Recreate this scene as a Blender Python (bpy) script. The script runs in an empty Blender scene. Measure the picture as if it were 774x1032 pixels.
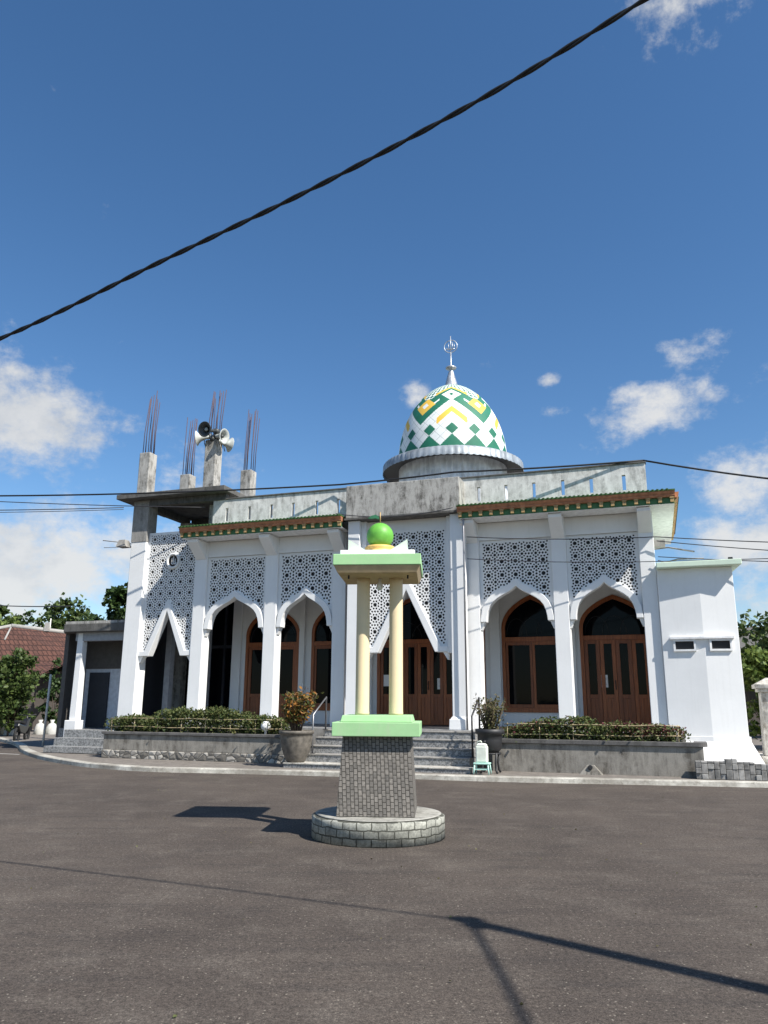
import bpy, bmesh, math, random
from mathutils import Vector, Matrix, Euler, noise
from mathutils.geometry import tessellate_polygon
R = math.radians; PI = math.pi
sin, cos = math.sin, math.cos
random.seed(11)
S = bpy.context.scene
COL = S.collection
D = bpy.data

# ------------------------------------------------------------------ frame of the mosque
YAW = R(19.0); OX, OY = 3.0, 20.3
EX, EY = cos(YAW), -sin(YAW)          # along the facade, to the right
NX, NY = sin(YAW), cos(YAW)           # into the building
def W(u, v, z=0.0):
    return Vector((OX + EX*u + NX*v, OY + EY*u + NY*v, z))

# ------------------------------------------------------------------ material helpers
class NT:
    def __init__(s, name):
        s.m = D.materials.new(name); s.m.use_nodes = True
        s.t = s.m.node_tree; s.b = s.t.nodes['Principled BSDF']; s.L = s.t.links
    def n(s, typ, **kw):
        x = s.t.nodes.new(typ)
        for k, v in kw.items():
            if k.startswith('i_'): x.inputs[k[2:].replace('_', ' ')].default_value = v
            else: setattr(x, k, v)
        return x
    def lk(s, a, b): s.L.new(a, b)
    def coord(s, kind='Object'):
        return s.n('ShaderNodeTexCoord').outputs[kind]
    def mapping(s, vec, scale=(1, 1, 1), rot=(0, 0, 0), loc=(0, 0, 0)):
        m = s.n('ShaderNodeMapping'); m.inputs['Scale'].default_value = scale
        m.inputs['Rotation'].default_value = rot; m.inputs['Location'].default_value = loc
        s.lk(vec, m.inputs['Vector']); return m.outputs['Vector']
    def noise(s, vec, scale, detail=4, rough=.55):
        x = s.n('ShaderNodeTexNoise'); x.inputs['Scale'].default_value = scale
        x.inputs['Detail'].default_value = detail; x.inputs['Roughness'].default_value = rough
        s.lk(vec, x.inputs['Vector']); return x.outputs['Fac']
    def ramp(s, fac, stops):
        x = s.n('ShaderNodeValToRGB'); e = x.color_ramp.elements
        while len(e) < len(stops): e.new(.5)
        for q, (p, c) in zip(e, stops):
            q.position = p; q.color = (*c, 1) if not isinstance(c, (int, float)) else (c, c, c, 1)
        s.lk(fac, x.inputs['Fac']); return x.outputs['Color']
    def mix(s, fac, a, b, mode='MIX'):
        x = s.n('ShaderNodeMix'); x.data_type = 'RGBA'; x.blend_type = mode
        for ix, v in ((0, fac), (6, a), (7, b)):
            sock = x.inputs[ix]
            if hasattr(v, 'node'): s.lk(v, sock)
            elif isinstance(v, (int, float)) : sock.default_value = v if ix == 0 else (v, v, v, 1)
            else: sock.default_value = (*v, 1)
        return x.outputs[2]
    def math(s, op, a, b=None):
        x = s.n('ShaderNodeMath'); x.operation = op
        for i, v in enumerate((a, b)):
            if v is None: continue
            if hasattr(v, 'node'): s.lk(v, x.inputs[i])
            else: x.inputs[i].default_value = v
        return x.outputs[0]
    def bump(s, h, strength=.3, dist=.01):
        x = s.n('ShaderNodeBump'); x.inputs['Strength'].default_value = strength
        x.inputs['Distance'].default_value = dist
        s.lk(h, x.inputs['Height']); s.lk(x.outputs['Normal'], s.b.inputs['Normal'])
    def done(s, color=None, rough=.8, metal=0, spec=.5):
        if color is not None:
            if hasattr(color, 'node'): s.lk(color, s.b.inputs['Base Color'])
            else: s.b.inputs['Base Color'].default_value = (*color, 1)
        if hasattr(rough, 'node'): s.lk(rough, s.b.inputs['Roughness'])
        else: s.b.inputs['Roughness'].default_value = rough
        s.b.inputs['Metallic'].default_value = metal
        s.b.inputs['Specular IOR Level'].default_value = spec
        return s.m

M = {}
def plain(name, c, rough=.6, metal=0, var=.08, scale=9, spec=.5):
    t = NT(name); o = t.coord()
    f = t.noise(o, scale, 6)
    lo = tuple(max(0, x*(1-var*2.0)) for x in c); hi = tuple(min(1, x*(1+var)) for x in c)
    M[name] = t.done(t.ramp(f, [(.3, lo), (.65, hi)]), rough, metal, spec)
    return M[name]

def plaster(name, c, grime=.25, gcol=(.38, .37, .34)):
    t = NT(name); o = t.coord('Object')
    base = t.ramp(t.noise(o, 1.1, 7, .7), [(.3, tuple(x*(.95-.25*grime) for x in c)), (.7, c)])
    streak = t.noise(t.mapping(o, (5, 5, .35)), 2.2, 6, .62)
    fine = t.noise(o, 22, 4)
    m = t.math('MULTIPLY', t.ramp(streak, [(.52, 0.0), (.8, 1.0)]), grime)
    col = t.mix(m, base, gcol)
    col = t.mix(t.math('MULTIPLY', t.ramp(fine, [(.5, 0.0), (.78, 1.0)]), grime*.35), col, gcol)
    t.bump(fine, .12, .004)
    M[name] = t.done(col, .75, 0, .35)
plaster('white_plaster', (.81, .81, .80), .11)
plaster('white_screen', (.8, .8, .79), .12)
plain('soffit_shaded_cream', (.50, .37, .21), .8)  # cream browned, shade and bounced light put into the colour
plaster('cream_paint', (.76, .62, .39), .3, (.42, .36, .24))
plaster('pale_green_paint', (.36, .62, .31), .6, (.42, .48, .33))
plaster('whitish_green', (.62, .74, .60), .16)

def concrete(name, c, dark, amount=.75, sc=1.0):
    t = NT(name); o = t.coord('Object')
    base = t.ramp(t.noise(o, 2.3*sc, 6, .6), [(.25, tuple(x*.72 for x in c)), (.7, c)])
    streak = t.noise(t.mapping(o, (2.6*sc, 2.6*sc, .6*sc)), 2.2, 10, .76)
    blot = t.noise(o, 5.5*sc, 7, .7)
    m = t.math('MULTIPLY', t.ramp(streak, [(.41, 0.0), (.60, 1.0)]), t.ramp(blot, [(.34, 0.0), (.58, 1.0)]))
    col = t.mix(t.math('MULTIPLY', m, amount), base, dark)
    f = t.noise(o, 40, 3)
    col = t.mix(.16, col, t.ramp(f, [(.3, .1), (.7, .75)]), 'OVERLAY')
    t.bump(f, .35, .006)
    M[name] = t.done(col, .9, 0, .25)
concrete('stained_concrete', (.50, .485, .45), (.075, .07, .06), .9)
concrete('parapet_concrete', (.80, .79, .76), (.17, .165, .15), .62, 1.0)
concrete('grey_concrete', (.36, .345, .32), (.09, .085, .075), .6)
concrete('dark_concrete', (.16, .155, .145), (.04, .038, .034), .7)
concrete('planter_cement', (.32, .30, .265), (.075, .066, .055), .85, .7)
concrete('planter_cap', (.15, .145, .14), (.05, .048, .045), .6)
concrete('rim_top', (.40, .39, .35), (.12, .115, .1), .8, 1.2)
concrete('kerb_cement', (.56, .54, .49), (.15, .13, .105), .85, 1.5)
concrete('apron_cement', (.23, .205, .18), (.09, .08, .07), .7)

t = NT('kerb_worn'); o = t.coord('Object')
kc = t.ramp(t.noise(o, 2.6, 8, .7), [(.3, (.24, .225, .19)), (.62, (.56, .54, .48))])
kc = t.mix(t.ramp(t.noise(o, .55, 6, .7), [(.46, 0.0), (.60, .85)]), kc, (.22, .20, .17))
kc = t.mix(t.ramp(t.noise(o, 12, 6, .8), [(.5, 0.0), (.72, .7)]), kc, (.12, .105, .085))
t.bump(t.noise(o, 9, 6, .7), .5, .02)
M['kerb_worn'] = t.done(kc, .92, 0, .2)
# asphalt: worn, brownish grey, with pale scuffs and fine aggregate
t = NT('asphalt'); o = t.coord('Object')
big = t.noise(o, .35, 8, .68)
base = t.mix(t.ramp(big, [(.36, 0.0), (.66, 1.0)]), (.064, .052, .044), (.104, .085, .070))
pat = t.noise(t.mapping(o, (1, 1, 1), (0, 0, 0), (11, 5, 0)), 1.6, 10, .75)            # worn patches
base = t.mix(t.ramp(pat, [(.50, 0.0), (.70, .6)]), base, (.148, .127, .106))
drk = t.noise(t.mapping(o, (.45, 2.4, 1), (0, 0, R(6)), (2, 9, 0)), 1.5, 9, .78)         # tyre-dark streaks
base = t.mix(t.ramp(drk, [(.50, 0.0), (.68, .65)]), base, (.044, .038, .035))
brn = t.noise(t.mapping(o, (.7, 2.0, 1), (0, 0, R(-8)), (21, 3, 0)), 2.3, 9, .8)
base = t.mix(t.ramp(brn, [(.56, 0.0), (.76, .45)]), base, (.155, .130, .104))
g1 = t.noise(o, 85, 3, .9); g2 = t.noise(o, 30, 7, .9)
base = t.mix(.9, base, t.ramp(g1, [(.30, .05), (.48, .42), (.56, .55), (.72, 1.0)]), 'OVERLAY')
base = t.mix(.9, base, t.ramp(g2, [(.34, .10), (.5, .48), (.66, .95)]), 'OVERLAY')
agg = t.n('ShaderNodeTexVoronoi'); agg.inputs['Scale'].default_value = 34; t.lk(o, agg.inputs['Vector'])
ac = t.n('ShaderNodeSeparateColor'); t.lk(agg.outputs['Color'], ac.inputs[0])
peb = t.math('MULTIPLY', t.ramp(agg.outputs['Distance'], [(.16, 1.0), (.24, 0.0)]), t.ramp(ac.outputs[0], [(.74, 0.0), (.82, .75)]))
base = t.mix(peb, base, (.30, .265, .215))
hh = t.math('ADD', g1, t.math('MULTIPLY', g2, .8))
t.bump(hh, .55, .010)
M['asphalt'] = t.done(base, .92, 0, .25)

t = NT('earth'); o = t.coord('Object')
M['earth'] = t.done(t.ramp(t.noise(o, .05, 8, .7), [(.35, (.035, .06, .018)), (.65, (.09, .085, .045))]), .95)

# wood
t = NT('wood'); o = t.coord('Object')
g = t.noise(t.mapping(o, (14, 14, .9)), 2.5, 6, .6)
M['wood'] = t.done(t.ramp(g, [(.3, (.18, .052, .017)), (.55, (.32, .098, .031)), (.75, (.40, .135, .045))]), .42, 0, .45)
t = NT('wood_panel'); o = t.coord('Object')
g = t.noise(t.mapping(o, (10, 10, .7)), 2.2, 6, .6)
M['wood_panel'] = t.done(t.ramp(g, [(.3, (.155, .044, .014)), (.7, (.28, .084, .027))]), .4, 0, .45)

t = NT('dark_glass'); o = t.coord('Object')
t.bump(t.noise(o, 1.4, 2), .02, .01)
M['dark_glass'] = t.done((.004, .0045, .006), .03, 0, .09)
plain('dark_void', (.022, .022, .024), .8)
plain('dark_panel', (.03, .032, .04), .6)
plain('screen_shade_sheet', (.028, .028, .029), .9)  # near-black, the shade behind the screen holes put into the colour
plain('grey_interior', (.33, .34, .36), .8)
plain('annex_dark', (.10, .09, .082), .8)
plain('annex_wall', (.62, .65, .70), .8)
plain('terracotta', (.43, .185, .09), .7, var=.18)
plain('cornice_green', (.055, .165, .06), .65, var=.15)
plain('cornice_gold', (.42, .28, .12), .65, var=.15)
plain('tile_green', (.06, .14, .035), .7, var=.2)
plain('dome_white', (.78, .80, .78), .65, var=.05, scale=2.2)
plain('dome_seam', (.50, .54, .53), .6)
plain('lit_drum_zinc', (.66, .69, .72), .5, .2, var=.15, scale=3)  # zinc lightened in its colour to make up for the skirt's shadow
plain('dome_green', (.011, .155, .09), .65, var=.10, scale=2.2)
plain('dome_yellow', (.80, .50, .07), .65, var=.05, scale=2.2)
plain('steel', (.52, .54, .56), .38, .55, var=.2)
plain('zinc', (.31, .345, .375), .5, .35, var=.2, scale=3)
plain('dark_metal', (.03, .03, .033), .5, .3)
plain('rail_metal', (.28, .28, .29), .4, .7)
plain('rust_rod', (.085, .06, .075), .8)
plain('horn_grey', (.46, .48, .45), .5)
plain('horn_dark', (.05, .055, .055), .5)
plain('cable_black', (.008, .008, .009), .6)
plain('cable_grey', (.03, .03, .035), .6)
plain('ball_green', (.13, .40, .05), .5, var=.08)
plain('gold_paint', (.72, .47, .14), .5)
plain('beam_white', (.78, .78, .77), .7)
plain('paper', (.75, .76, .76), .8, var=.02)
plain('ink', (.22, .23, .25), .8)
plain('can_plastic', (.72, .76, .66), .45)
plain('stool_mint', (.45, .72, .62), .5)
plain('black_pot', (.022, .022, .024), .55)
plain('clay_pot', (.13, .115, .095), .75, var=.25)
plain('bamboo', (.36, .29, .17), .6, var=.15)
plain('soil', (.045, .032, .022), .95)
plain('sack_white', (.50, .50, .47), .8)
plain('pot_cream', (.52, .43, .27), .8)
plain('pole_cement', (.33, .32, .30), .85)
plain('bulb', (.75, .75, .72), .3)
plain('moss_stone', (.36, .36, .31), .9)
plain('bark', (.09, .065, .045), .9, var=.25)
plain('road_paint', (.5, .49, .46), .8)
plain('black_paint', (.012, .012, .013), .3)
plain('rubber', (.01, .01, .01), .8)
plain('house_wall', (.10, .085, .075), .9)
plain('house_white', (.62, .60, .56), .85)
plain('flag_green', (.02, .13, .06), .6)

# leaves: light and dark by leaf
def leafmat(name, cols, trans=.25):
    t = NT(name)
    g = t.n('ShaderNodeNewGeometry'); o = t.coord('Object')
    f = t.math('ADD', t.math('MULTIPLY', g.outputs['Random Per Island'], .6), t.math('MULTIPLY', t.noise(o, 1.3, 3), .5))
    st = [(i/(len(cols)-1)*.8+.12, c) for i, c in enumerate(cols)]
    c = t.ramp(f, st)
    t.done(c, .55, 0, .35)
    tr = t.n('ShaderNodeBsdfTranslucent'); t.lk(c, tr.inputs['Color'])
    mx = t.n('ShaderNodeMixShader'); mx.inputs[0].default_value = trans
    t.lk(t.b.outputs[0], mx.inputs[1]); t.lk(tr.outputs[0], mx.inputs[2])
    t.lk(mx.outputs[0], t.t.nodes['Material Output'].inputs['Surface'])
    M[name] = t.m
leafmat('leaf_dark', [(.016, .034, .010), (.032, .062, .015), (.065, .105, .026)])
leafmat('leaf_mid', [(.028, .052, .014), (.058, .092, .022), (.11, .145, .04)])
leafmat('leaf_bright', [(.055, .095, .018), (.115, .165, .032), (.20, .25, .06)])
leafmat('leaf_hedge', [(.026, .045, .013), (.06, .09, .025), (.12, .14, .045), (.10, .095, .03)])
leafmat('leaf_croton', [(.035, .055, .014), (.09, .085, .02), (.055, .085, .02), (.24, .10, .025), (.33, .15, .03), (.10, .12, .03)])
leafmat('leaf_red', [(.07, .03, .022), (.14, .035, .04), (.09, .08, .03)])
leafmat('leaf_dry', [(.06, .055, .025), (.13, .11, .05), (.10, .12, .04)])

# brick-like surfaces: (x+y, z) unwraps the four sides of a box
def bricky(name, c1, c2, mortar, bw, rh, msz, offset=.5, swap=False, dirt=.4, cyl=None, bump=.6):
    t = NT(name); o = t.coord('Object')
    sp = t.n('ShaderNodeSeparateXYZ'); t.lk(o, sp.inputs[0])
    wob = t.n('ShaderNodeTexNoise'); wob.inputs['Scale'].default_value = 6; wob.inputs['Detail'].default_value = 3; t.lk(o, wob.inputs['Vector'])
    wsp = t.n('ShaderNodeSeparateColor'); t.lk(wob.outputs['Color'], wsp.inputs[0])
    if cyl: h = t.math('MULTIPLY', t.math('ARCTAN2', sp.outputs[1], sp.outputs[0]), cyl)
    else: h = t.math('ADD', sp.outputs[0], sp.outputs[1])
    cb = t.n('ShaderNodeCombineXYZ')
    wk = min(bw, rh)*(.55 if cyl else .18)
    h = t.math('ADD', h, t.math('MULTIPLY', t.math('SUBTRACT', wsp.outputs[0], .5), wk)); zz = t.math('ADD', sp.outputs[2], t.math('MULTIPLY', t.math('SUBTRACT', wsp.outputs[1], .5), wk))
    a, b = (zz, h) if swap else (h, zz)
    t.lk(a, cb.inputs[0]); t.lk(b, cb.inputs[1])
    br = t.n('ShaderNodeTexBrick'); br.offset = offset
    t.lk(cb.outputs[0], br.inputs['Vector'])
    br.inputs['Color1'].default_value = (*c1, 1); br.inputs['Color2'].default_value = (*c2, 1)
    br.inputs['Mortar'].default_value = (*mortar, 1)
    br.inputs['Scale'].default_value = 1; br.inputs['Mortar Size'].default_value = msz
    br.inputs['Brick Width'].default_value = bw; br.inputs['Row Height'].default_value = rh
    br.inputs['Mortar Smooth'].default_value = .2
    nz = t.noise(o, 7, 7, .7)
    col = t.mix(t.math('MULTIPLY', t.ramp(nz, [(.45, 0.0), (.7, 1.0)]), dirt), br.outputs['Color'], tuple(x*.25 for x in c1))
    col = t.mix(.35, col, t.ramp(t.noise(o, 45, 3), [(.3, .2), (.7, .8)]), 'OVERLAY')
    t.bump(t.math('SUBTRACT', nz, t.math('MULTIPLY', br.outputs['Fac'], 1.5)), bump, .008)
    M[name] = t.done(col, .85, 0, .3)
bricky('basalt_strips', (.235, .215, .19), (.145, .135, .122), (.05, .046, .04), .068, .047, .005, .5, True, .25)
bricky('rim_stone', (.37, .37, .32), (.27, .27, .235), (.08, .08, .065), .17, .088, .008, .5, False, .8, .8)
bricky('granite_step', (.26, .26, .26), (.20, .20, .205), (.12, .12, .12), .4, .4, .004, 0, False, .35, None, .25)
bricky('pavers', (.34, .33, .31), (.22, .215, .20), (.05, .048, .045), .105, .2, .012, .35, False, .45)
bricky('roof_tile', (.135, .062, .045), (.088, .044, .034), (.04, .02, .016), .26, .3, .03, .5, False, .75)
bricky('wall_tile', (.78, .78, .76), (.74, .74, .72), (.4, .4, .38), .3, .3, .006, .5, False, .15)
t = NT('granite_step'); o = t.coord('Object')
gv = t.n('ShaderNodeTexVoronoi'); gv.inputs['Scale'].default_value = 34; t.lk(o, gv.inputs['Vector'])
gs = t.n('ShaderNodeSeparateColor'); t.lk(gv.outputs['Color'], gs.inputs[0])
c = t.mix(.5, t.ramp(gs.outputs[0], [(.2, (.07, .07, .072)), (.5, (.24, .24, .24)), (.9, (.42, .42, .41))]), t.ramp(t.noise(o, 3, 5), [(.3, (.14, .14, .14)), (.7, (.30, .30, .29))]))
M['granite_step'] = t.done(c, .45, 0, .4)
# field stones at the foot of the planter
t = NT('field_stone'); o = t.coord('Object')
v = t.n('ShaderNodeTexVoronoi'); v.feature = 'DISTANCE_TO_EDGE'; v.inputs['Scale'].default_value = 5.5; t.lk(t.mapping(o, (1, 1, 1.3)), v.inputs['Vector'])
v2 = t.n('ShaderNodeTexVoronoi'); v2.inputs['Scale'].default_value = 5.5; t.lk(t.mapping(o, (1, 1, 1.3)), v2.inputs['Vector'])
hs = t.n('ShaderNodeSeparateColor'); t.lk(v2.outputs['Color'], hs.inputs[0])
c = t.ramp(hs.outputs[0], [(.1, (.13, .12, .105)), (.5, (.30, .28, .25)), (.9, (.46, .43, .38))])
c = t.mix(t.ramp(v.outputs['Distance'], [(.03, 1.0), (.09, 0.0)]), c, (.10, .092, .08))
t.bump(v.outputs['Distance'], .9, .05)
M['field_stone'] = t.done(c, .9)

# ------------------------------------------------------------------ mesh builder
class MB:
    def __init__(s): s.v = []; s.f = []; s.mi = []; s.sm = []
    def add(s, vs, fs, mi=0, sm=False):
        b = len(s.v); s.v += [tuple(p) for p in vs]
        for f in fs: s.f.append(tuple(i+b for i in f)); s.mi.append(mi); s.sm.append(sm)
        return s
    def box(s, x0, x1, y0, y1, z0, z1, mi=0):
        return s.add([(x0,y0,z0),(x1,y0,z0),(x1,y1,z0),(x0,y1,z0),(x0,y0,z1),(x1,y0,z1),(x1,y1,z1),(x0,y1,z1)],
              [(3,2,1,0),(4,5,6,7),(0,1,5,4),(1,2,6,5),(2,3,7,6),(3,0,4,7)], mi)
    def frustum(s, cx, cy, z0, z1, w0, w1, d0=None, d1=None, mi=0):
        d0 = d0 or w0; d1 = d1 or w1
        vs = [(cx+sx*w/2, cy+sy*d/2, z) for z, w, d in ((z0,w0,d0),(z1,w1,d1)) for sx, sy in ((-1,-1),(1,-1),(1,1),(-1,1))]
        return s.add(vs, [(3,2,1,0),(4,5,6,7),(0,1,5,4),(1,2,6,5),(2,3,7,6),(3,0,4,7)], mi)
    def prism_xz(s, pts, y0, y1, mi=0):            # polygon in the facade plane pushed into depth
        tri = tessellate_polygon([[Vector((p[0], p[1], 0)) for p in pts]])
        n = len(pts); vs = [(p[0], y0, p[1]) for p in pts] + [(p[0], y1, p[1]) for p in pts]
        fs = [tuple(t) for t in tri] + [tuple(i+n for i in reversed(t)) for t in tri]
        fs += [(i, (i+1) % n, (i+1) % n+n, i+n) for i in range(n)]
        return s.add(vs, fs, mi)
    def prism_xy(s, pts, z0, z1, mi=0):
        tri = tessellate_polygon([[Vector((p[0], p[1], 0)) for p in pts]])
        n = len(pts); vs = [(p[0], p[1], z0) for p in pts] + [(p[0], p[1], z1) for p in pts]
        fs = [tuple(t) for t in tri] + [tuple(i+n for i in reversed(t)) for t in tri]
        fs += [(i, (i+1) % n, (i+1) % n+n, i+n) for i in range(n)]
        return s.add(vs, fs, mi)
    def prism_yz(s, pts, x0, x1, mi=0):
        tri = tessellate_polygon([[Vector((p[0], p[1], 0)) for p in pts]])
        n = len(pts); vs = [(x0, p[0], p[1]) for p in pts] + [(x1, p[0], p[1]) for p in pts]
        fs = [tuple(t) for t in tri] + [tuple(i+n for i in reversed(t)) for t in tri]
        fs += [(i, (i+1) % n, (i+1) % n+n, i+n) for i in range(n)]
        return s.add(vs, fs, mi)
    def tube(s, path, r, n=8, mi=0, sm=True, closed=False):
        P = [Vector(p) for p in path]; k = len(P)
        rr = r if isinstance(r, (list, tuple)) else [r]*k
        rings = []; up = None
        for i, p in enumerate(P):
            a = P[i-1] if (i or closed) else p; b = P[(i+1) % k] if (i < k-1 or closed) else p
            d = (b-a).normalized()
            if up is None: up = d.orthogonal().normalized()
            up = (up - d*up.dot(d)); up = up.normalized() if up.length > 1e-6 else d.orthogonal().normalized()
            w = d.cross(up)
            rings.append([p + (up*cos(2*PI*j/n) + w*sin(2*PI*j/n))*rr[i] for j in range(n)])
        vs = [q for ring in rings for q in ring]; fs = []
        for i in range(k if closed else k-1):
            a, b = i*n, ((i+1) % k)*n
            for j in range(n): fs.append((a+j, a+(j+1) % n, b+(j+1) % n, b+j))
        if not closed:
            fs += [tuple(reversed(range(n))), tuple(range((k-1)*n, k*n))]
        return s.add(vs, fs, mi, sm)
    def lathe(s, prof, c=(0, 0), n=32, mi=0, sm=True, z0=0.0, wob=None):
        vs = []; fs = []
        for r, z in prof:
            for j in range(n):
                q = r*(1 if wob is None else wob(j, r, z))
                vs.append((c[0]+q*cos(2*PI*j/n), c[1]+q*sin(2*PI*j/n), z+z0))
        for i in range(len(prof)-1):
            for j in range(n): fs.append((i*n+j, i*n+(j+1) % n, (i+1)*n+(j+1) % n, (i+1)*n+j))
        if prof[0][0] > 1e-4: fs.append(tuple(reversed(range(n))))
        if prof[-1][0] > 1e-4: fs.append(tuple(range((len(prof)-1)*n, len(prof)*n)))
        return s.add(vs, fs, mi, sm)
    def xform(s, mat, start=0):
        s.v[start:] = [tuple(mat @ Vector(p)) for p in s.v[start:]]; return s
    def leaf(s, p, size, rng, mi=0, droop=0.0, asp=.5, up=.4):
        d = Vector((rng.gauss(0, 1), rng.gauss(0, 1), rng.gauss(0, .7)-droop)).normalized()
        nrm = Vector((rng.gauss(0, 1), rng.gauss(0, 1), rng.gauss(up, .8)))
        w = d.cross(nrm)
        if w.length < 1e-4: return
        w = w.normalized()*size*asp; d = d*size; p = Vector(p)
        b = w.cross(d).normalized()*size*.12
        s.add([p, p+d*.5+w+b, p+d, p+d*.5-w+b], [(0, 1, 2, 3)], mi)
    def build(s, name, mat, parent=None, loc=None, rot=0, bevel=0, smooth=None, origin=None, scale=None):
        me = D.meshes.new(name)
        vs = s.v if origin is None else [(p[0]-origin[0], p[1]-origin[1], p[2]-origin[2]) for p in s.v]
        me.from_pydata(vs, [], s.f)
        mats = mat if isinstance(mat, (list, tuple)) else [mat]
        for m in mats: me.materials.append(M[m])
        me.polygons.foreach_set('material_index', s.mi)
        me.polygons.foreach_set('use_smooth', s.sm if smooth is None else [smooth]*len(s.f))
        me.update()
        if name not in NOFIX:
            bm = bmesh.new(); bm.from_mesh(me); bmesh.ops.recalc_face_normals(bm, faces=bm.faces); bm.to_mesh(me); bm.free()
        o = D.objects.new(name, me); COL.objects.link(o)
        if parent: o.parent = parent
        if loc is not None: o.location = loc
        o.rotation_euler = (0, 0, rot)
        if bevel:
            b = o.modifiers.new('bevel', 'BEVEL'); b.width = bevel; b.segments = 2; b.limit_method = 'ANGLE'; b.angle_limit = R(40)
        return o
NOFIX = {'foliage', 'crown', 'red_foliage', 'dry_foliage'}
def tag(o, label=None, cat=None, group=None, kind=None):
    if label: o['label'] = label
    if cat: o['category'] = cat
    if group: o['group'] = group
    if kind: o['kind'] = kind
    return o
def thing(name, label, cat, loc, rot=0, group=None):
    o = D.objects.new(name, None); COL.objects.link(o); o.location = loc; o.rotation_euler = (0, 0, rot)
    o.empty_display_size = .2
    return tag(o, label, cat, group)
def fthing(name, label, cat, u, v, z, group=None):   # a thing set square to the facade
    return thing(name, label, cat, W(u, v, z), -YAW, group)

# ------------------------------------------------------------------ camera
H = 1.6; F = 780.0
TH = math.atan((707.-516)/F); PH = R(.3)
right = Vector((1, 0, 0)); up = Vector((0, -sin(TH), cos(TH))); fwd = Vector((0, cos(TH), sin(TH)))
cr = right*cos(PH) + up*sin(PH); cu = up*cos(PH) - right*sin(PH)
cam = D.cameras.new('camera'); co = D.objects.new('camera', cam); COL.objects.link(co)
mw = Matrix((cr, cu, -fwd)).transposed().to_4x4(); mw.translation = (0, 0, H)
co.matrix_world = mw
cam.sensor_fit = 'VERTICAL'; cam.sensor_height = 24; cam.sensor_width = 18; cam.lens = F/1032*24
cam.clip_start = .05; cam.clip_end = 4000
S.camera = co

# ------------------------------------------------------------------ light and sky
SUNV = Vector((.69, -.615, 1.0)).normalized()
EL = math.asin(SUNV.z); AZ = math.atan2(SUNV.x, SUNV.y)
ld = D.lights.new('sun', 'SUN'); ld.energy = 4.6; ld.angle = R(.5); ld.color = (1, .955, .88)
lo = D.objects.new('sun', ld); COL.objects.link(lo); lo.rotation_euler = SUNV.to_track_quat('Z', 'Y').to_euler()
lo.location = (20, -20, 40)

wd = D.worlds.new('World'); S.world = wd; wd.use_nodes = True
nt = wd.node_tree; nd = nt.nodes; lk = nt.links
bg = nd['Background']; bg.inputs['Strength'].default_value = .085
sky = nd.new('ShaderNodeTexSky'); sky.sky_type = 'NISHITA'; sky.sun_disc = False
sky.sun_elevation = EL; sky.sun_rotation = AZ; sky.altitude = 400; sky.air_density = 1.0; sky.dust_density = .35; sky.ozone_density = 2.5
def wm(op, a, b=None, c=None):
    x = nd.new('ShaderNodeMath'); x.operation = op
    for i, v in enumerate((a, b, c)):
        if v is None: continue
        if hasattr(v, 'node'): lk.new(v, x.inputs[i])
        else: x.inputs[i].default_value = v
    return x.outputs[0]
tc = nd.new('ShaderNodeTexCoord'); sp = nd.new('ShaderNodeSeparateXYZ'); lk.new(tc.outputs['Generated'], sp.inputs[0])
az = wm('ARCTAN2', sp.outputs[0], sp.outputs[1]); el = wm('ARCSINE', sp.outputs[2])
def wnoise(scale, detail, rough, sx=1.0, off=0.0):
    cb = nd.new('ShaderNodeCombineXYZ')
    lk.new(wm('MULTIPLY', az, sx), cb.inputs[0]); lk.new(wm('MULTIPLY', el, 1.35), cb.inputs[1]); cb.inputs[2].default_value = off
    x = nd.new('ShaderNodeTexNoise'); x.inputs['Scale'].default_value = scale; x.inputs['Detail'].default_value = detail
    x.inputs['Roughness'].default_value = rough; lk.new(cb.outputs[0], x.inputs['Vector']); return x.outputs['Fac']
n1 = wnoise(11, 10, .62); n2 = wnoise(30, 8, .66, 1, 4.0); n3 = wnoise(6.5, 5, .55, 1, 9.0)
# cloud banks: (azimuth, elevation, half width, half height, weight)
blobs = [(-.49, .325, .135, .062, 1.15), (-.46, .15, .15, .07, 1.2), (-.33, .175, .08, .045, 1.0), (-.56, .24, .08, .10, .5), (-.245, .285, .095, .052, .62),
         (.352, .353, .080, .032, .95), (.318, .368, .04, .024, .8), (.405, .418, .045, .022, .82), (.46, .25, .075, .05, .95), (.47, .18, .12, .05, .95),
         (.44, .80, .085, .055, 1.1), (.038, .388, .028, .024, .70), (.224, .401, .018, .010, .72), (.14, .425, .020, .012, .56), (.231, .362, .028, .010, .5),
         (.46, .10, .3, .05, .75), (-.40, .06, .5, .06, .8),
         (-1.3, .35, .4, .14, .9), (1.2, .3, .5, .12, .9), (2.6, .5, .5, .16, .9), (-2.4, .4, .6, .14, .9)]
tot = None
for a0, e0, ra, re, wt in blobs:
    dx = wm('DIVIDE', wm('SUBTRACT', az, a0), ra); dy = wm('DIVIDE', wm('SUBTRACT', el, e0), re)
    d2 = wm('ADD', wm('MULTIPLY', dx, dx), wm('MULTIPLY', dy, dy))
    g = wm('MULTIPLY', wm('EXPONENT', wm('MULTIPLY', d2, -.75)), wt)
    tot = g if tot is None else wm('MAXIMUM', tot, g)
fld = wm('ADD', tot, wm('ADD', wm('MULTIPLY', wm('SUBTRACT', n1, .5), 1.7), wm('MULTIPLY', wm('SUBTRACT', n2, .5), 1.0)))
mr = nd.new('ShaderNodeMapRange'); mr.interpolation_type = 'SMOOTHSTEP'; lk.new(fld, mr.inputs['Value'])
mr.inputs['From Min'].default_value = .36; mr.inputs['From Max'].default_value = 1.08; mr.inputs['To Max'].default_value = .92
mask = wm('MULTIPLY', mr.outputs[0], wm('GREATER_THAN', el, -.02))
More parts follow.
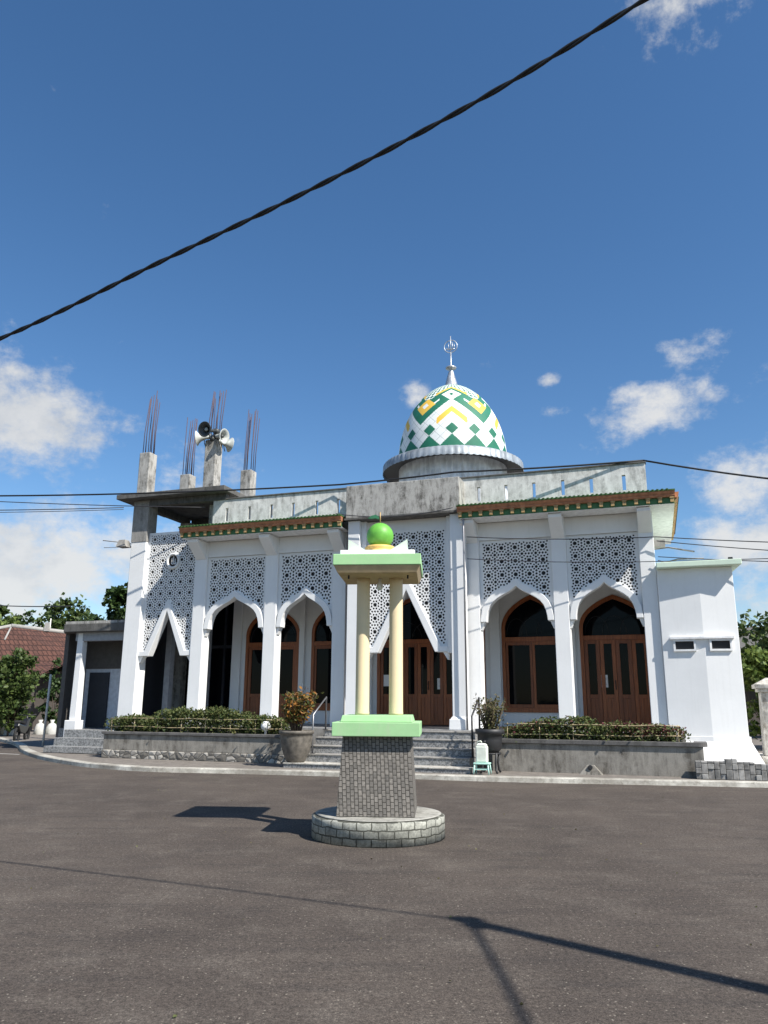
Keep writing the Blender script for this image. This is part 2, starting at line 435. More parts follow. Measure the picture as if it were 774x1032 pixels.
shade = nd.new('ShaderNodeValToRGB'); lk.new(wm('ADD', wm('MULTIPLY', n3, .7), wm('MULTIPLY', n1, .5)), shade.inputs['Fac'])
CLOUD = 5.6
e_ = shade.color_ramp.elements
e_[0].position = .42; e_[0].color = (CLOUD*.60, CLOUD*.65, CLOUD*.72, 1); e_[1].position = .68; e_[1].color = (CLOUD, CLOUD*1.0, CLOUD*.99, 1)
hs = nd.new('ShaderNodeHueSaturation'); hs.inputs['Saturation'].default_value = 1.2; hs.inputs['Value'].default_value = 1.04; lk.new(sky.outputs[0], hs.inputs['Color'])
mx = nd.new('ShaderNodeMix'); mx.data_type = 'RGBA'; lk.new(mask, mx.inputs[0]); lk.new(hs.outputs[0], mx.inputs[6]); lk.new(shade.outputs[0], mx.inputs[7])
lk.new(mx.outputs[2], bg.inputs['Color'])
S.view_settings.view_transform = 'Standard'; S.view_settings.look = 'None'; S.view_settings.exposure = .75; S.view_settings.gamma = 1
S.render.film_transparent = False
try:
    S.cycles.use_denoising = True; S.cycles.max_bounces = 6
except Exception: pass

# ------------------------------------------------------------------ ground, plaza, kerb, pavement
g = MB(); g.add([(-1500,-1500,0),(1500,-1500,0),(1500,1500,0),(-1500,1500,0)], [(0,1,2,3)])
tag(g.build('ground', 'earth', loc=(0, 0, -.03)), kind='structure')
g = MB(); g.add([(-70,-40,0),(60,-40,0),(60,70,0),(-70,70,0)], [(0,1,2,3)])
tag(g.build('road', 'asphalt'), kind='structure')
kerb = [(-34, 17), (-26, 9.0), (-18.4, 3.1), (-15.2, .1), (-12.6, -2.0), (-10.4, -3.33), (-8.9, -3.95), (-7.4, -4.2), (-6.2, -4.05), (-4.54, -3.82), (-2.2, -3.62), (.5, -3.48), (3.23, -3.02), (5.7, -2.63), (9, -2.15), (16, -1.2), (24, 0)]
def off(poly, d):
    out = []
    for i, p in enumerate(poly):
        a = poly[max(0, i-1)]; b = poly[min(len(poly)-1, i+1)]
        t_ = Vector((b[0]-a[0], b[1]-a[1])).normalized(); out.append((p[0]-t_.y*d, p[1]+t_.x*d))
    return out
def fine(poly, k=6):
    out = []
    for i in range(len(poly)-1):
        p0 = poly[max(0, i-1)]; p1 = poly[i]; p2 = poly[i+1]; p3 = poly[min(len(poly)-1, i+2)]
        for q in range(k):
            s_ = q/k
            out.append(tuple(.5*((2*p1[c]) + (-p0[c]+p2[c])*s_ + (2*p0[c]-5*p1[c]+4*p2[c]-p3[c])*s_*s_ + (-p0[c]+3*p1[c]-3*p2[c]+p3[c])*s_**3) for c in (0, 1)))
    out.append(poly[-1]); return out
kf = fine(kerb); ki = off(kf, .26)
g = MB(); n = len(kf)
vs = [W(p[0], p[1], -.02) for p in kf] + [W(p[0], p[1], .085+.008*noise.noise((p[0]*2, p[1]*2, 0))) for p in off(kf, .015)] + \
     [W(p[0], p[1], .1) for p in off(kf, .035)] + [W(p[0], p[1], .1) for p in ki] + [W(p[0], p[1], .05) for p in ki]
fs = [(r*n+i, r*n+i+1, (r+1)*n+i+1, (r+1)*n+i) for r in range(4) for i in range(n-1)]
g.add(vs, fs); tag(g.build('kerb', 'kerb_worn'), kind='structure')
g = MB(); back = [(p[0]+(-3), 30) for p in (ki[0],)]
poly = [W(p[0], p[1]) for p in off(kf, .262)]
far = [W(24, 40), W(-34, 40)]
pts = [(p.x, p.y) for p in poly + far]
tri = tessellate_polygon([[Vector((p[0], p[1], 0)) for p in pts]])
g.add([(p[0], p[1], .088) for p in pts], [tuple(t_) for t_ in tri]); tag(g.build('pavement', 'apron_cement'), kind='structure')
g = MB()
ln = [(-15.6, 26.3), (-13.0, 25.1), (-10.9, 24.3)]
g.tube([(x, y, 0) for x, y in ln], .045, 4); g.xform(Matrix.Diagonal((1, 1, .05, 1)))
tag(g.build('road_line', 'road_paint', loc=(0, 0, .006)), kind='structure')

# ------------------------------------------------------------------ the mosque
mq = fthing('mosque', 'white mosque with green and yellow patterned dome, pierced screens and pointed arches', 'mosque', 0, 0, 0)
FL = .92
CEN = -2.62
def part(mb, name, mat, bevel=0, label=None, parent=None, smooth=None):
    p = parent or mq
    o = mb.build(name, mat, p, bevel=bevel, smooth=smooth)
    if label: o['label'] = label
    return o
COLS = [(-9.25, -8.85), (-6.85, -6.46), (-4.70, -4.31), (-.88, -.48), (1.44, 1.82), (3.61, 3.98)]
ZS = 6.31   # soffit of the cornice
# floor and podium
b = MB(); b.prism_xy([(-11.06, .46), (-10.62, .46), (-10.62, -.1), (-10.5, -.1), (-10.5, -1.25), (4.3, -1.25), (4.3, 9), (-11.06, 9)], 0, FL-.004); part(b, 'podium', 'grey_concrete')
b = MB(); b.box(-10.49, 4.28, -1.23, 2.6, FL-.002, FL+.004); part(b, 'veranda_floor', 'granite_step')
# columns with corbels that carry the cornice
for x0, x1 in COLS:
    c = MB(); c.box(x0, x1, 0, .4, FL, ZS)
    c.prism_yz([(-.003, 5.76), (-.003, ZS-.01), (-.56, ZS-.01), (-.56, ZS-.1)], x0+.02, x1-.02)
    part(c, 'column', 'white_plaster', .012)
# upper wall band over the screens
for x0, x1 in ((-8.85, -6.85), (-6.46, -4.70), (-.48, 1.44), (1.82, 3.61)):
    b = MB(); b.box(x0+.002, x1-.002, .06, .3, 5.86, ZS); b.box(x0+.002, x1-.002, .045, .0605, 5.83, 5.89)
    part(b, 'upper_wall', 'white_plaster')
# side walls, roof, back wall
for bx_ in ((3.65, 3.96, .402, 9.5), (-9.25, -9.0, 2.85, 9.5), (-9.0, 3.65, 9.25, 9.5)):
    b = MB(); b.box(*bx_, FL, ZS); part(b, 'outer_wall', 'white_plaster')
b = MB(); b.box(-9.2, 3.94, .05, 9.45, ZS+.004, 6.8); part(b, 'roof', 'stained_concrete')
# back wall of the veranda with pointed openings
def arch_pts(cx, w, z0, zt, za, n=10):      # pointed arch, from left foot over the apex to the right foot
    h = w/2; zs = zt + .28*(za-zt)
    nrm = [(-1, 0), (-.985, .12), (-.94, .26), (-.865, .40), (-.75, .54), (-.60, .67), (-.45, .775), (-.30, .862), (-.15, .935), (0, 1)]
    L = [(cx-h, zt)] + [(cx+x*h, zs+z*(za-zs)) for x, z in nrm]
    Rr = [(2*cx-x, z) for x, z in reversed(L[:-1])]
    return [(cx-h, z0)] + L + Rr + [(cx+h, z0)]
OPEN = [(-7.85, 1.92, FL+.01, 3.36, 4.58, 'door', 2, 2.6), (-5.6, 1.74, 1.34, 3.36, 4.66, 'window', 2, 2.6),
        (-2.58, 3.36, FL+.01, 3.36, 4.9, 'door', 8, 2.6), (.47, 1.74, 1.34, 3.36, 4.66, 'window', 2, 2.6), (2.78, 1.92, FL+.01, 3.36, 4.58, 'door', 4, 2.6)]
WV = 2.6
xs = [-9.25, -6.8, -4.56, -.6, 1.55, 3.65]
for k in range(5):
    cx, w, z0, zt, za, kind, nl, v_ = OPEN[k]
    ap = arch_pts(cx, w, z0, zt, za)
    m_ = MB()
    if z0 > 1.2: m_.prism_xz([(xs[k], FL+.006), (xs[k+1]-.001, FL+.006), (xs[k+1], z0), (xs[k], z0)], WV, WV+.22)
    outer_l = [(xs[k], ZS), (xs[k], z0)] + ap[:len(ap)//2+1] + [(cx, ZS)]
    m_.prism_xz(outer_l, WV, WV+.22)
    outer_r = [(cx, ZS)] + ap[len(ap)//2:] + [(xs[k+1], z0), (xs[k+1], ZS)]
    m_.prism_xz(outer_r, WV, WV+.22)
    part(m_, 'veranda_wall', 'white_plaster')
    # wooden frame along the opening
    fr = MB(); ft = .10
    inn = arch_pts(cx, w-2*ft, z0+(ft if z0 > 1.2 else 0), zt, za-ft*1.25)
    o_, i_ = ap, inn; nn = len(o_)
    for y0, y1 in ((WV-.03, WV+.12),):
        vs = [(p[0], y0, p[1]) for p in o_] + [(p[0], y0, p[1]) for p in i_] + [(p[0], y1, p[1]) for p in o_] + [(p[0], y1, p[1]) for p in i_]
        fs = []
        for i in range(nn-1):
            fs += [(i, i+1, nn+i+1, nn+i), (2*nn+i, 3*nn+i, 3*nn+i+1, 2*nn+i+1), (nn+i, nn+i+1, 3*nn+i+1, 3*nn+i), (i, 2*nn+i, 2*nn+i+1, i+1)]
        fr.add(vs, fs)
    if z0 > 1.2: fr.box(cx-w/2, cx+w/2, WV-.05, WV+.13, z0-.02, z0+ft)
    fr.box(cx-w/2+ft-.004, cx+w/2-ft+.004, WV-.028, WV+.1, zt-.05, zt+.08)
    root = part(fr, 'arched_door' if kind == 'door' else 'arched_window', 'wood', .006)
    # fanlight: glass with a few curved ribs
    gl = MB(); fan = [p for p in inn if p[1] >= zt-.001]
    fan = [(cx-w/2+ft, zt+.08)] + [p for p in fan if p[1] > zt+.1] + [(cx+w/2-ft, zt+.08)]
    gl.prism_xz(fan, WV+.05, WV+.06); part(gl, 'fanlight_glass', 'dark_glass', parent=root)
    rb = MB()
    for q in range(3):
        ax = cx + (q-1)*w*.25; rb.tube([(ax+w*.17*cos(a_*PI/10), WV+.045, zt+.12+.5*sin(a_*PI/10)) for a_ in range(11)], .008, 4)
    part(rb, 'fanlight_rib', 'dark_metal', parent=root)
    lx0, lx1 = cx-w/2+ft, cx+w/2-ft
    lw = (lx1-lx0)/nl
    zb = z0+(ft if z0 > 1.2 else .01)
    pb = zb+.1 if kind == 'window' else 1.82
    for q in range(nl):
        a0, a1 = lx0+q*lw+.004, lx0+(q+1)*lw-.004
        st_ = .07 if kind == 'window' else min(.115, lw*.24)
        lf = MB(); y0, y1 = WV+.0, WV+.07
        lf.box(a0, a0+st_, y0, y1, zb, zt-.052); lf.box(a1-st_, a1, y0, y1, zb, zt-.052)
        lf.box(a0+st_, a1-st_, y0, y1, zt-.052-.1, zt-.052); lf.box(a0+st_, a1-st_, y0, y1, pb-.1, pb)
        if kind == 'door':
            lf.box(a0+st_, a1-st_, y0, y1, zb, zb+.12); lf.box(a0+st_, a1-st_, y0+.025, y1-.01, zb+.12, pb-.1)
            mid = (a0+a1)/2; lf.box(mid-.012, mid+.012, y0+.012, y0+.03, zb+.12, pb-.1)
        part(lf, 'door_leaf' if kind == 'door' else 'casement', 'wood' if q % 2 else 'wood_panel', .004, parent=root)
        p_ = MB(); p_.box(a0+st_-.005, a1-st_+.005, y0+.03, y0+.04, pb-.005, zt-.147); part(p_, 'pane', 'dark_glass', parent=root)
    def notice(x, z, wd_=.2, ht=.3):
        nb = MB(); nb.box(x-wd_/2, x+wd_/2, WV+.018, WV+.022, z-ht/2, z+ht/2)
        for r_ in range(6):
            if wd_ < .22: nb.box(x-wd_*.36, x+wd_*(.36 if r_ % 3 else .2), WV+.0155, WV+.0172, z+ht*.32-r_*ht*.12, z+ht*.345-r_*ht*.12, 1)
        part(nb, 'paper_notice', ['paper', 'ink'], parent=root)
    if k == 2: notice(-3.98, 2.22, .26, .34); notice(-2.28, 2.12, .18, .32)
    if k == 4: notice(2.42, 2.18, .2, .34)
    if kind == 'door':
        hd = MB(); hd.tube([(cx-.05, WV-.04, 1.95), (cx-.05, WV-.04, 2.2)], .012, 6); hd.box(cx-.06, cx-.04, WV-.035, WV+.0, 1.95, 1.97); hd.box(cx-.06, cx-.04, WV-.035, WV+.0, 2.18, 2.2)
        part(hd, 'handle', 'dark_metal', parent=root)
# added dark sheet behind the glass, standing in for the dim interior
b = MB(); b.box(-9.0, 3.5, 3.4, 3.5, FL, 6.3); part(b, 'dim_interior_sheet', 'dark_void')
# pilasters on the back wall
for x0, x1 in ((-9.27, -8.95), (-6.86, -6.68), (-4.7, -4.4), (-.74, -.44), (1.5, 1.7)):
    b = MB(); b.box(x0, x1, WV-.12, WV-.002, FL+.005, ZS-.01); part(b, 'pilaster', 'white_plaster', .008)
# added dark glass sheet with frames, standing in for unlit depth towards the tower
b = MB(); b.box(-11.6, -9.27, 2.9, 2.96, FL, 6.0); part(b, 'side_shade_sheet', 'dark_glass')
b = MB(); b.box(-11.62, -11.56, .45, 2.84, FL, 6.0); part(b, 'shaded_end_wall', 'dark_panel')  # coloured dark to stand in for shade seen through the left arch
b = MB()
for x in (-11.5, -10.85, -10.3, -9.75): b.box(x-.04, x+.04, 2.84, 2.9, FL, 6.0)
b.box(-11.6, -9.4, 2.845, 2.895, 3.3, 3.4); part(b, 'shade_sheet_frame', 'dark_panel')
for x0, x1, y0 in ((-10.98, -10.78, 1.3), (-10.2, -9.72, 1.75)):
    b = MB(); b.box(x0, x1, y0, y0+.22, FL, 6.4); part(b, 'inner_pillar', 'grey_interior')

# --- arches and pierced screens
def ogee(cx, hw, zf, za):                     # keel arch: foot, swelling shoulder, pointed apex
    base = [(-1, 0), (-.985, .14), (-.95, .29), (-.88, .44), (-.77, .565), (-.62, .665), (-.46, .745), (-.30, .815), (-.16, .88), (-.06, .95), (0, 1)]
    L = [(cx+x*hw, zf+z*(za-zf)) for x, z in base]
    return L + [(2*cx-x, z) for x, z in reversed(L[:-1])]
def keel(cx, hw, zf, za, foot):               # straight-sided point with short level feet
    L = [(cx-hw, zf), (cx-hw+foot, zf)] if foot > 0 else [(cx-hw, zf)]
    L.append((cx, za))
    return L + [(2*cx-x, z) for x, z in reversed(L[:-1])]
def ring_between(mb, o_, i_, y0, y1):
    n_ = len(o_)
    vs = [(p[0], y0, p[1]) for p in o_] + [(p[0], y0, p[1]) for p in i_] + [(p[0], y1, p[1]) for p in o_] + [(p[0], y1, p[1]) for p in i_]
    fs = []
    for i in range(n_-1):
        fs += [(i, i+1, n_+i+1, n_+i), (2*n_+i, 3*n_+i, 3*n_+i+1, 2*n_+i+1), (n_+i, n_+i+1, 3*n_+i+1, 3*n_+i), (i, 2*n_+i, 2*n_+i+1, i+1)]
    fs += [(0, n_, 3*n_, 2*n_), (n_-1, 3*n_-1, 4*n_-1, 2*n_-1)]
    mb.add(vs, fs)
def inside(pt, poly):
    x, y = pt; r_ = False
    for i in range(len(poly)):
        x0, y0 = poly[i]; x1, y1 = poly[i-1]
        if (y0 > y) != (y1 > y) and x < (x1-x0)*(y-y0)/(y1-y0)+x0: r_ = not r_
    return r_
def hole_set(T):
    """holes of one tile of the star pattern: centre star, ring of kites, corner rosette, lozenges on the edges"""
    hs_ = [[((.185 if i % 2 == 0 else .13)*T*cos(i*PI/8), (.185 if i % 2 == 0 else .13)*T*sin(i*PI/8)) for i in range(16)]]
    def rot(sh, a, c=(0, 0)):
        return [((c[0]+x*cos(a)-y*sin(a))*T, (c[1]+x*sin(a)+y*cos(a))*T) for x, y in sh]
    for i in range(8): hs_.append(rot([(.222, -.045), (.285, -.095), (.385, 0), (.285, .095), (.222, .045)], i*PI/4+PI/8))
    for i in range(4): hs_.append(rot([(-.09, 0), (0, -.085), (.085, 0), (0, .085)], i*PI/2+PI/4, (.345*(1 if i in (0, 3) else -1), .345*(1 if i in (0, 1) else -1))))
    for a in (0, PI/2):
        e = (.5*cos(a), .5*sin(a))
        hs_.append(rot([(-.105, 0), (0, -.098), (.105, 0), (0, .098)], a, e))
        for sg in (-1, 1):
            hs_.append(rot([(-.105, 0), (0, -.095), (.105, 0), (0, .095)], a, (e[0]-sg*.225*sin(a), e[1]+sg*.225*cos(a))))
    hs_.append([(.5*T+.11*T*cos(q*PI/4+PI/8), .5*T+.11*T*sin(q*PI/4+PI/8)) for q in range(8)])
    return hs_
def screen(outline, x0, x1, z1, yf, T, keepout=None, thick=.022):
    cu_ = D.curves.new('lattice', 'CURVE'); cu_.dimensions = '2D'; cu_.fill_mode = 'BOTH'; cu_.extrude = thick/2
    def spl(pts):
        s_ = cu_.splines.new('POLY'); s_.points.add(len(pts)-1); s_.use_cyclic_u = True
        for p, q in zip(s_.points, pts): p.co = (q[0], q[1], 0, 1)
    spl(outline)
    nx = max(1, round((x1-x0)/T)); Tx = (x1-x0)/nx
    nz = int((z1-2.6)/Tx)+1
    hs_ = hole_set(Tx)
    for i in range(nx):
        for j in range(nz):
            cx, cz = x0+(i+.5)*Tx, z1-(j+.5)*Tx
            for h in hs_:
                pts = [(cx+p[0], cz+p[1]) for p in h]
                mxx = sum(p[0] for p in pts)/len(pts); mzz = sum(p[1] for p in pts)/len(pts)
                big = [(mxx+(p[0]-mxx)*1.0+math.copysign(.016, p[0]-mxx), mzz+(p[1]-mzz)*1.0+math.copysign(.016, p[1]-mzz)) for p in pts]
                if not all(inside(p, outline) for p in big): continue
                if keepout and (mxx-keepout[0])**2+(mzz-keepout[1])**2 < keepout[2]**2: continue
                spl(pts)
    ob = D.objects.new('tmp', cu_); COL.objects.link(ob)
    dg = bpy.context.evaluated_depsgraph_get()
    me = D.meshes.new_from_object(ob.evaluated_get(dg))
    D.objects.remove(ob); D.curves.remove(cu_)
    for v in me.vertices: v.co = (v.co.x, yf+thick/2-v.co.z, v.co.y)
    me.name = 'lattice_screen'; me.materials.clear(); me.materials.append(M['white_screen']); me.update()
    for p in me.polygons: p.use_smooth = False
    o = D.objects.new('lattice_screen', me); COL.objects.link(o); o.parent = mq
    return o
def bay(x0, x1, z1, kind, yf, T=.37, zf=3.62, za=4.76, frame=.16, foot=.3, keepout=None):
    cx = (x0+x1)/2; hw = (x1-x0)/2
    if kind == 'ogee':
        o_ = ogee(cx, hw-.004, zf, za); i_ = ogee(cx, hw-.165, zf, za-.205)
        lat = [(x0+.002, z1)] + [(x0+.002, zf+.06)] + [(max(x0+.004, p[0]), p[1]-.03) for p in o_[1:-1]] + [(x1-.002, zf+.06), (x1-.002, z1)]
    else:
        o_ = keel(cx, hw-.004, zf, za, foot)
        i_ = [(o_[0][0], zf-.15), (o_[1][0]+.15, zf-.15), (cx, za-.36), (o_[3][0]-.15, zf-.15), (o_[4][0], zf-.15)]
        lat = [(x0+.002, z1), (x0+.002, zf-.02), (o_[1][0], zf-.02), (cx, za-.05), (o_[3][0], zf-.02), (x1-.002, zf-.02), (x1-.002, z1)]
    fr = MB(); ring_between(fr, o_, i_, yf-.10, yf+.17)
    part(fr, 'arch_frame', 'white_plaster', .012)
    screen(lat, x0+.05, x1-.05, z1-.04, yf, T, keepout)
    bk = MB(); n_ = len(lat)
    bk.prism_xz(lat, yf+.05, yf+.07); part(bk, 'screen_shade_sheet', 'screen_shade_sheet')  # dark sheet added so the holes look deeply shaded
    # small corbels under the feet
    fz = zf if kind == 'ogee' else zf-.15
    for sx, ex in ((1, x0), (-1, x1)):
        cb = MB(); wq = .11 if kind == 'ogee' else .15
        cb.add([(ex, yf-.04, fz-.003), (ex+sx*wq, yf-.04, fz-.003), (ex+sx*wq, yf+.16, fz-.003), (ex, yf+.16, fz-.003),
                (ex, yf-.02, fz-.2), (ex+sx*.03, yf-.02, fz-.2), (ex+sx*.03, yf+.14, fz-.2), (ex, yf+.14, fz-.2)],
               [(0,1,2,3), (4,5,6,7), (0,1,5,4), (1,2,6,5), (2,3,7,6), (3,0,4,7)])
        part(cb, 'arch_corbel', 'white_plaster')
bay(-8.848, -6.852, 5.83, 'ogee', .10, zf=3.66, za=4.80)
bay(-6.458, -4.702, 5.83, 'ogee', .10, zf=3.66, za=4.80)
bay(-.478, 1.438, 5.83, 'ogee', .10, zf=3.64, za=4.77)
bay(1.822, 3.608, 5.83, 'ogee', .10, zf=3.64, za=4.77)
# left bay inside the minaret base
bay(-11.08, -9.252, 6.74, 'keel', .12, zf=3.05, za=4.62, foot=.2, keepout=(-10.1, 5.8, .27))
em = MB()
em.tube([(-10.1+.2*cos(a*PI/14), .07, 5.8+.215*sin(a*PI/14)) for a in range(28)], .038, 8, closed=True)
em.lathe([(.0, -.004), (.185, -.004), (.185, .004), (0, .004)], n=24, mi=1)
k0 = len(em.v)-24*4; em.xform(Matrix.Translation((-10.1, .115, 5.8)) @ Matrix.Rotation(PI/2, 4, 'X'), k0)
for x, hgt in ((-.055, .13), (.0, .17), (.06, .10)): em.box(-10.1+x-.012, -10.1+x+.012, .09, .1, 5.8-.1, 5.8-.1+hgt+.07, 0)
em.tube([(-10.17, .095, 5.74), (-10.12, .095, 5.69), (-10.08, .095, 5.72), (-10.04, .095, 5.69), (-10.0, .095, 5.75)], .014, 6)
part(em, 'emblem', ['white_screen', 'dark_void'])
# --- central portal
PL, PR = (-4.06, -3.72), (-1.14, -.78)
for x0, x1 in (PL, PR):
    c = MB(); c.box(x0, x1, -.5, -.15, FL+.32, 6.5)
    c.frustum((x0+x1)/2, -.325, FL, FL+.26, .52, .50, .50, .48); c.frustum((x0+x1)/2, -.325, FL+.26, FL+.32, .46, .38, .44, .38)
    part(c, 'portal_column', 'white_plaster', .012)
for x0 in (PL[1], PR[0]-.14):
    b = MB(); b.box(x0+.001, x0+.139, -.33, -.05, 2.84, 6.5); part(b, 'portal_jamb', 'white_plaster', .006)
bay(PL[1]+.142, PR[0]-.142, 6.22, 'keel', -.22, zf=3.02, za=4.9, foot=.2)
b = MB(); b.box(PL[1]+.002, PR[0]-.002, -.2, 0, 6.222, 6.5); part(b, 'upper_wall', 'white_plaster')
b = MB(); b.box(-4.10, -.84, -.6, .05, 6.56, 7.50); part(b, 'portal_parapet', 'stained_concrete', .015, 'blank weathered grey concrete panel above the entrance')
b = MB(); b.box(-4.13, -.81, -.64, -.0, 6.51, 6.555); part(b, 'portal_ledge', 'dark_concrete')
# --- parapets with slits
def parapet(x0, x1, slits, zb=6.8, zt=7.60):
    m_ = MB(); y0, y1 = .02, .17; sw = .045; za, zc = 6.92, 7.33
    edges = [x0]
    for s_ in slits: edges += [s_-sw, s_+sw]
    edges.append(x1)
    for i in range(0, len(edges)-1, 2): m_.box(edges[i], edges[i+1], y0, y1, zb, zt)
    for s_ in slits: m_.box(s_-sw, s_+sw, y0+.002, y1-.002, zb, za); m_.box(s_-sw, s_+sw, y0+.002, y1-.002, zc, zt-.002)
    part(m_, 'parapet', 'parapet_concrete', 0)
    lip = MB(); lip.box(x0-.02, x1+.02, y0-.03, y1+.03, zt+.002, zt+.045); part(lip, 'parapet_coping', 'dark_concrete', .006)
parapet(-8.75, -4.2, [-8.26, -7.49, -6.75, -6.03, -5.27, -4.58])
parapet(-.95, 3.92, [-.44, .31, 1.06, 1.82, 2.55, 3.37])
for bx_ in ((3.77, 3.92, .172, 9.4), (-8.75, -8.6, .172, 9.4), (-8.6, 3.77, 9.25, 9.4)):
    b = MB(); b.box(*bx_, 6.802, 7.60); part(b, 'parapet', 'parapet_concrete')
# --- cornice: white soffit, green board with gilt dentils, terracotta band, green roof-tile edge
def cornice(x0, x1, ret=None):
    m_ = MB(); yo = -.66; z = ZS+.004
    m_.box(x0, x1, yo, .02, z, z+.02, 0)
    m_.box(x0, x1, yo-.002, yo+.05, z+.004, z+.16, 1)
    n_ = int((x1-x0)/.27)
    for i in range(n_+1):
        x = x0+.05+(x1-x0-.1)*i/n_
        m_.box(x-.042, x+.042, yo-.06, yo-.003, z+.035, z+.13, 2); m_.box(x-.055, x+.055, yo-.075, yo-.003, z+.1305, z+.158, 2)
    prof = [(yo+.05, z+.162), (yo-.07, z+.162), (yo-.09, z+.20), (yo-.08, z+.22), (yo-.11, z+.265), (yo-.12, z+.30), (yo+.05, z+.30)]
    m_.prism_yz(prof, x0-.02, x1+.02, 3)
    m_.box(x0-.03, x1+.03, yo-.14, .02, z+.303, z+.335, 4)
    k_ = int((x1-x0)/.11)
    for i in range(k_): m_.box(x0+.03+i*.11, x0+.085+i*.11, yo-.155, yo-.03, z+.336, z+.352, 4)
    if ret:
        m_.box(x1-.64, x1, .022, 4.6, z, z+.02, 0)
        m_.box(x1-.05, x1+.002, yo+.052, 4.6, z+.004, z+.16, 1)
        for i in range(17): m_.box(x1+.003, x1+.06, yo+.1+i*.29, yo+.19+i*.29, z+.035, z+.15, 2)
        m_.prism_xz([(x1-.05, z+.162), (x1+.07, z+.162), (x1+.09, z+.20), (x1+.08, z+.22), (x1+.11, z+.265), (x1+.12, z+.30), (x1-.05, z+.30)], yo+.0525, 4.6, 3)
        m_.box(x1-.64, x1+.14, .022, 4.6, z+.303, z+.335, 4)
    part(m_, 'cornice', ['beam_white', 'cornice_green', 'cornice_gold', 'terracotta', 'tile_green'])
cornice(-9.38, -4.2)
cornice(-.86, 4.52, True)
# downpipe by the portal
b = MB(); b.tube([(-.74, -.62, FL), (-.74, -.62, 6.45), (-.74, -.5, 6.6)], .025, 8); part(b, 'downpipe', 'rail_metal')

# --- minaret base with unfinished columns
TX0, TX1 = -11.63, -11.08
SLZ0, SLZ1 = 7.80, 7.95
b = MB(); b.box(TX0, TX1, -.02, .44, 0, SLZ0-.01); part(b, 'minaret_column', ['white_plaster'], .012)
b = MB(); b.prism_xy([(-12.05, -.4), (-8.15, -.4), (-8.15, 3.1), (-11.3, 3.1), (-12.05, 2.2)], SLZ0, SLZ1)
part(b, 'minaret_slab', 'dark_concrete', .01)
for bx_ in ((-11.07, -8.3, -.02, .2), (-11.5, -11.3, .46, 2.7), (-11.3, -8.3, 2.75, 2.95)):
    b = MB(); b.box(*bx_, SLZ0-.2, SLZ0-.003); part(b, 'slab_beam', 'dark_concrete')
b = MB(); b.box(-10.95, -10.72, .3, .6, SLZ1, SLZ1+.17); part(b, 'slab_block', 'dark_concrete')
rng = random.Random(5)
for cx, cy, hw, zt, rl in ((-11.42, .21, .2, 9.44, 2.15), (-8.98, .21, .2, 9.62, 1.8), (-11.42, 2.55, .2, 9.36, 2.15), (-9.0, 2.55, .2, 9.30, 2.25)):
    c = MB(); 
    c.box(cx-hw, cx+hw, cy-hw+.0, cy+hw, SLZ1+.002, zt)
    cc = part(c, 'unfinished_column', 'stained_concrete', .02)
    for i in range(8):
        ax = cx + (-.13 if i % 2 == 0 else .13) + rng.uniform(-.03, .03); ay = cy + (i//2-1.5)*.09
        lean = rng.uniform(-.04, .05); tp = zt + rl - rng.uniform(0, .3)
        r_ = MB(); r_.tube([(ax, ay, zt-.02), (ax+lean*.3, ay, zt+.7), (ax+lean+.06, ay+rng.uniform(-.05, .05), tp)], .014, 5)
        part(r_, 'rebar', 'rust_rod', parent=cc)
# column of the tower below its painted part, right rear supports
for bx_ in ((-9.12, -8.76, .402, .75, 6.804), (-11.5, -11.1, 2.4, 2.74, FL), (-9.0, -8.76, 2.4, 2.7, 6.804)):
    b = MB(); b.box(*bx_, SLZ0-.21); part(b, 'minaret_post', 'stained_concrete')
b2 = MB(); b2.box(TX0-.012, TX1+.012, -.033, .452, 6.45, SLZ0-.004); part(b2, 'minaret_neck', 'grey_concrete', .01)

# --- low wing on the right, with flared foot
tw = [(3.985, -.09), (4.93, -.15), (5.70, -.08), (5.62, .9), (5.5, 3.5), (3.985, 3.5)]
b = MB(); b.prism_xy(tw, .86, 4.80); part(b, 'wing_wall', 'white_plaster', .012)
b = MB()
o_ = [(3.985, -.11), (4.93, -.19), (5.74, -.12), (5.66, .9), (5.54, 3.5), (3.985, 3.5)]
f_ = [(3.985, -.62), (4.9, -.72), (5.92, -.6), (5.84, .9), (5.7, 3.5), (3.985, 3.5)]
n_ = 6
b.add([(x, y, .858) for x, y in o_] + [(x, y, .74) for x, y in o_] + [(x, y, .30) for x, y in f_] + [(x, y, .0) for x, y in f_],
      [tuple(range(6))] + [(r*6+i, r*6+(i+1) % 6, (r+1)*6+(i+1) % 6, (r+1)*6+i) for r in range(3) for i in range(6)])
part(b, 'wing_plinth', 'white_plaster', .01)
b = MB(); b.prism_xy([(3.985, -.38), (5.9, -.38), (5.8, .8), (5.62, 3.6), (3.985, 3.6)], 4.802, 4.93); part(b, 'wing_roof', 'whitish_green', .015)
b = MB(); b.box(5.62, 5.72, -.3, -.2, 4.932, 4.99); part(b, 'roof_spout', 'dark_metal')
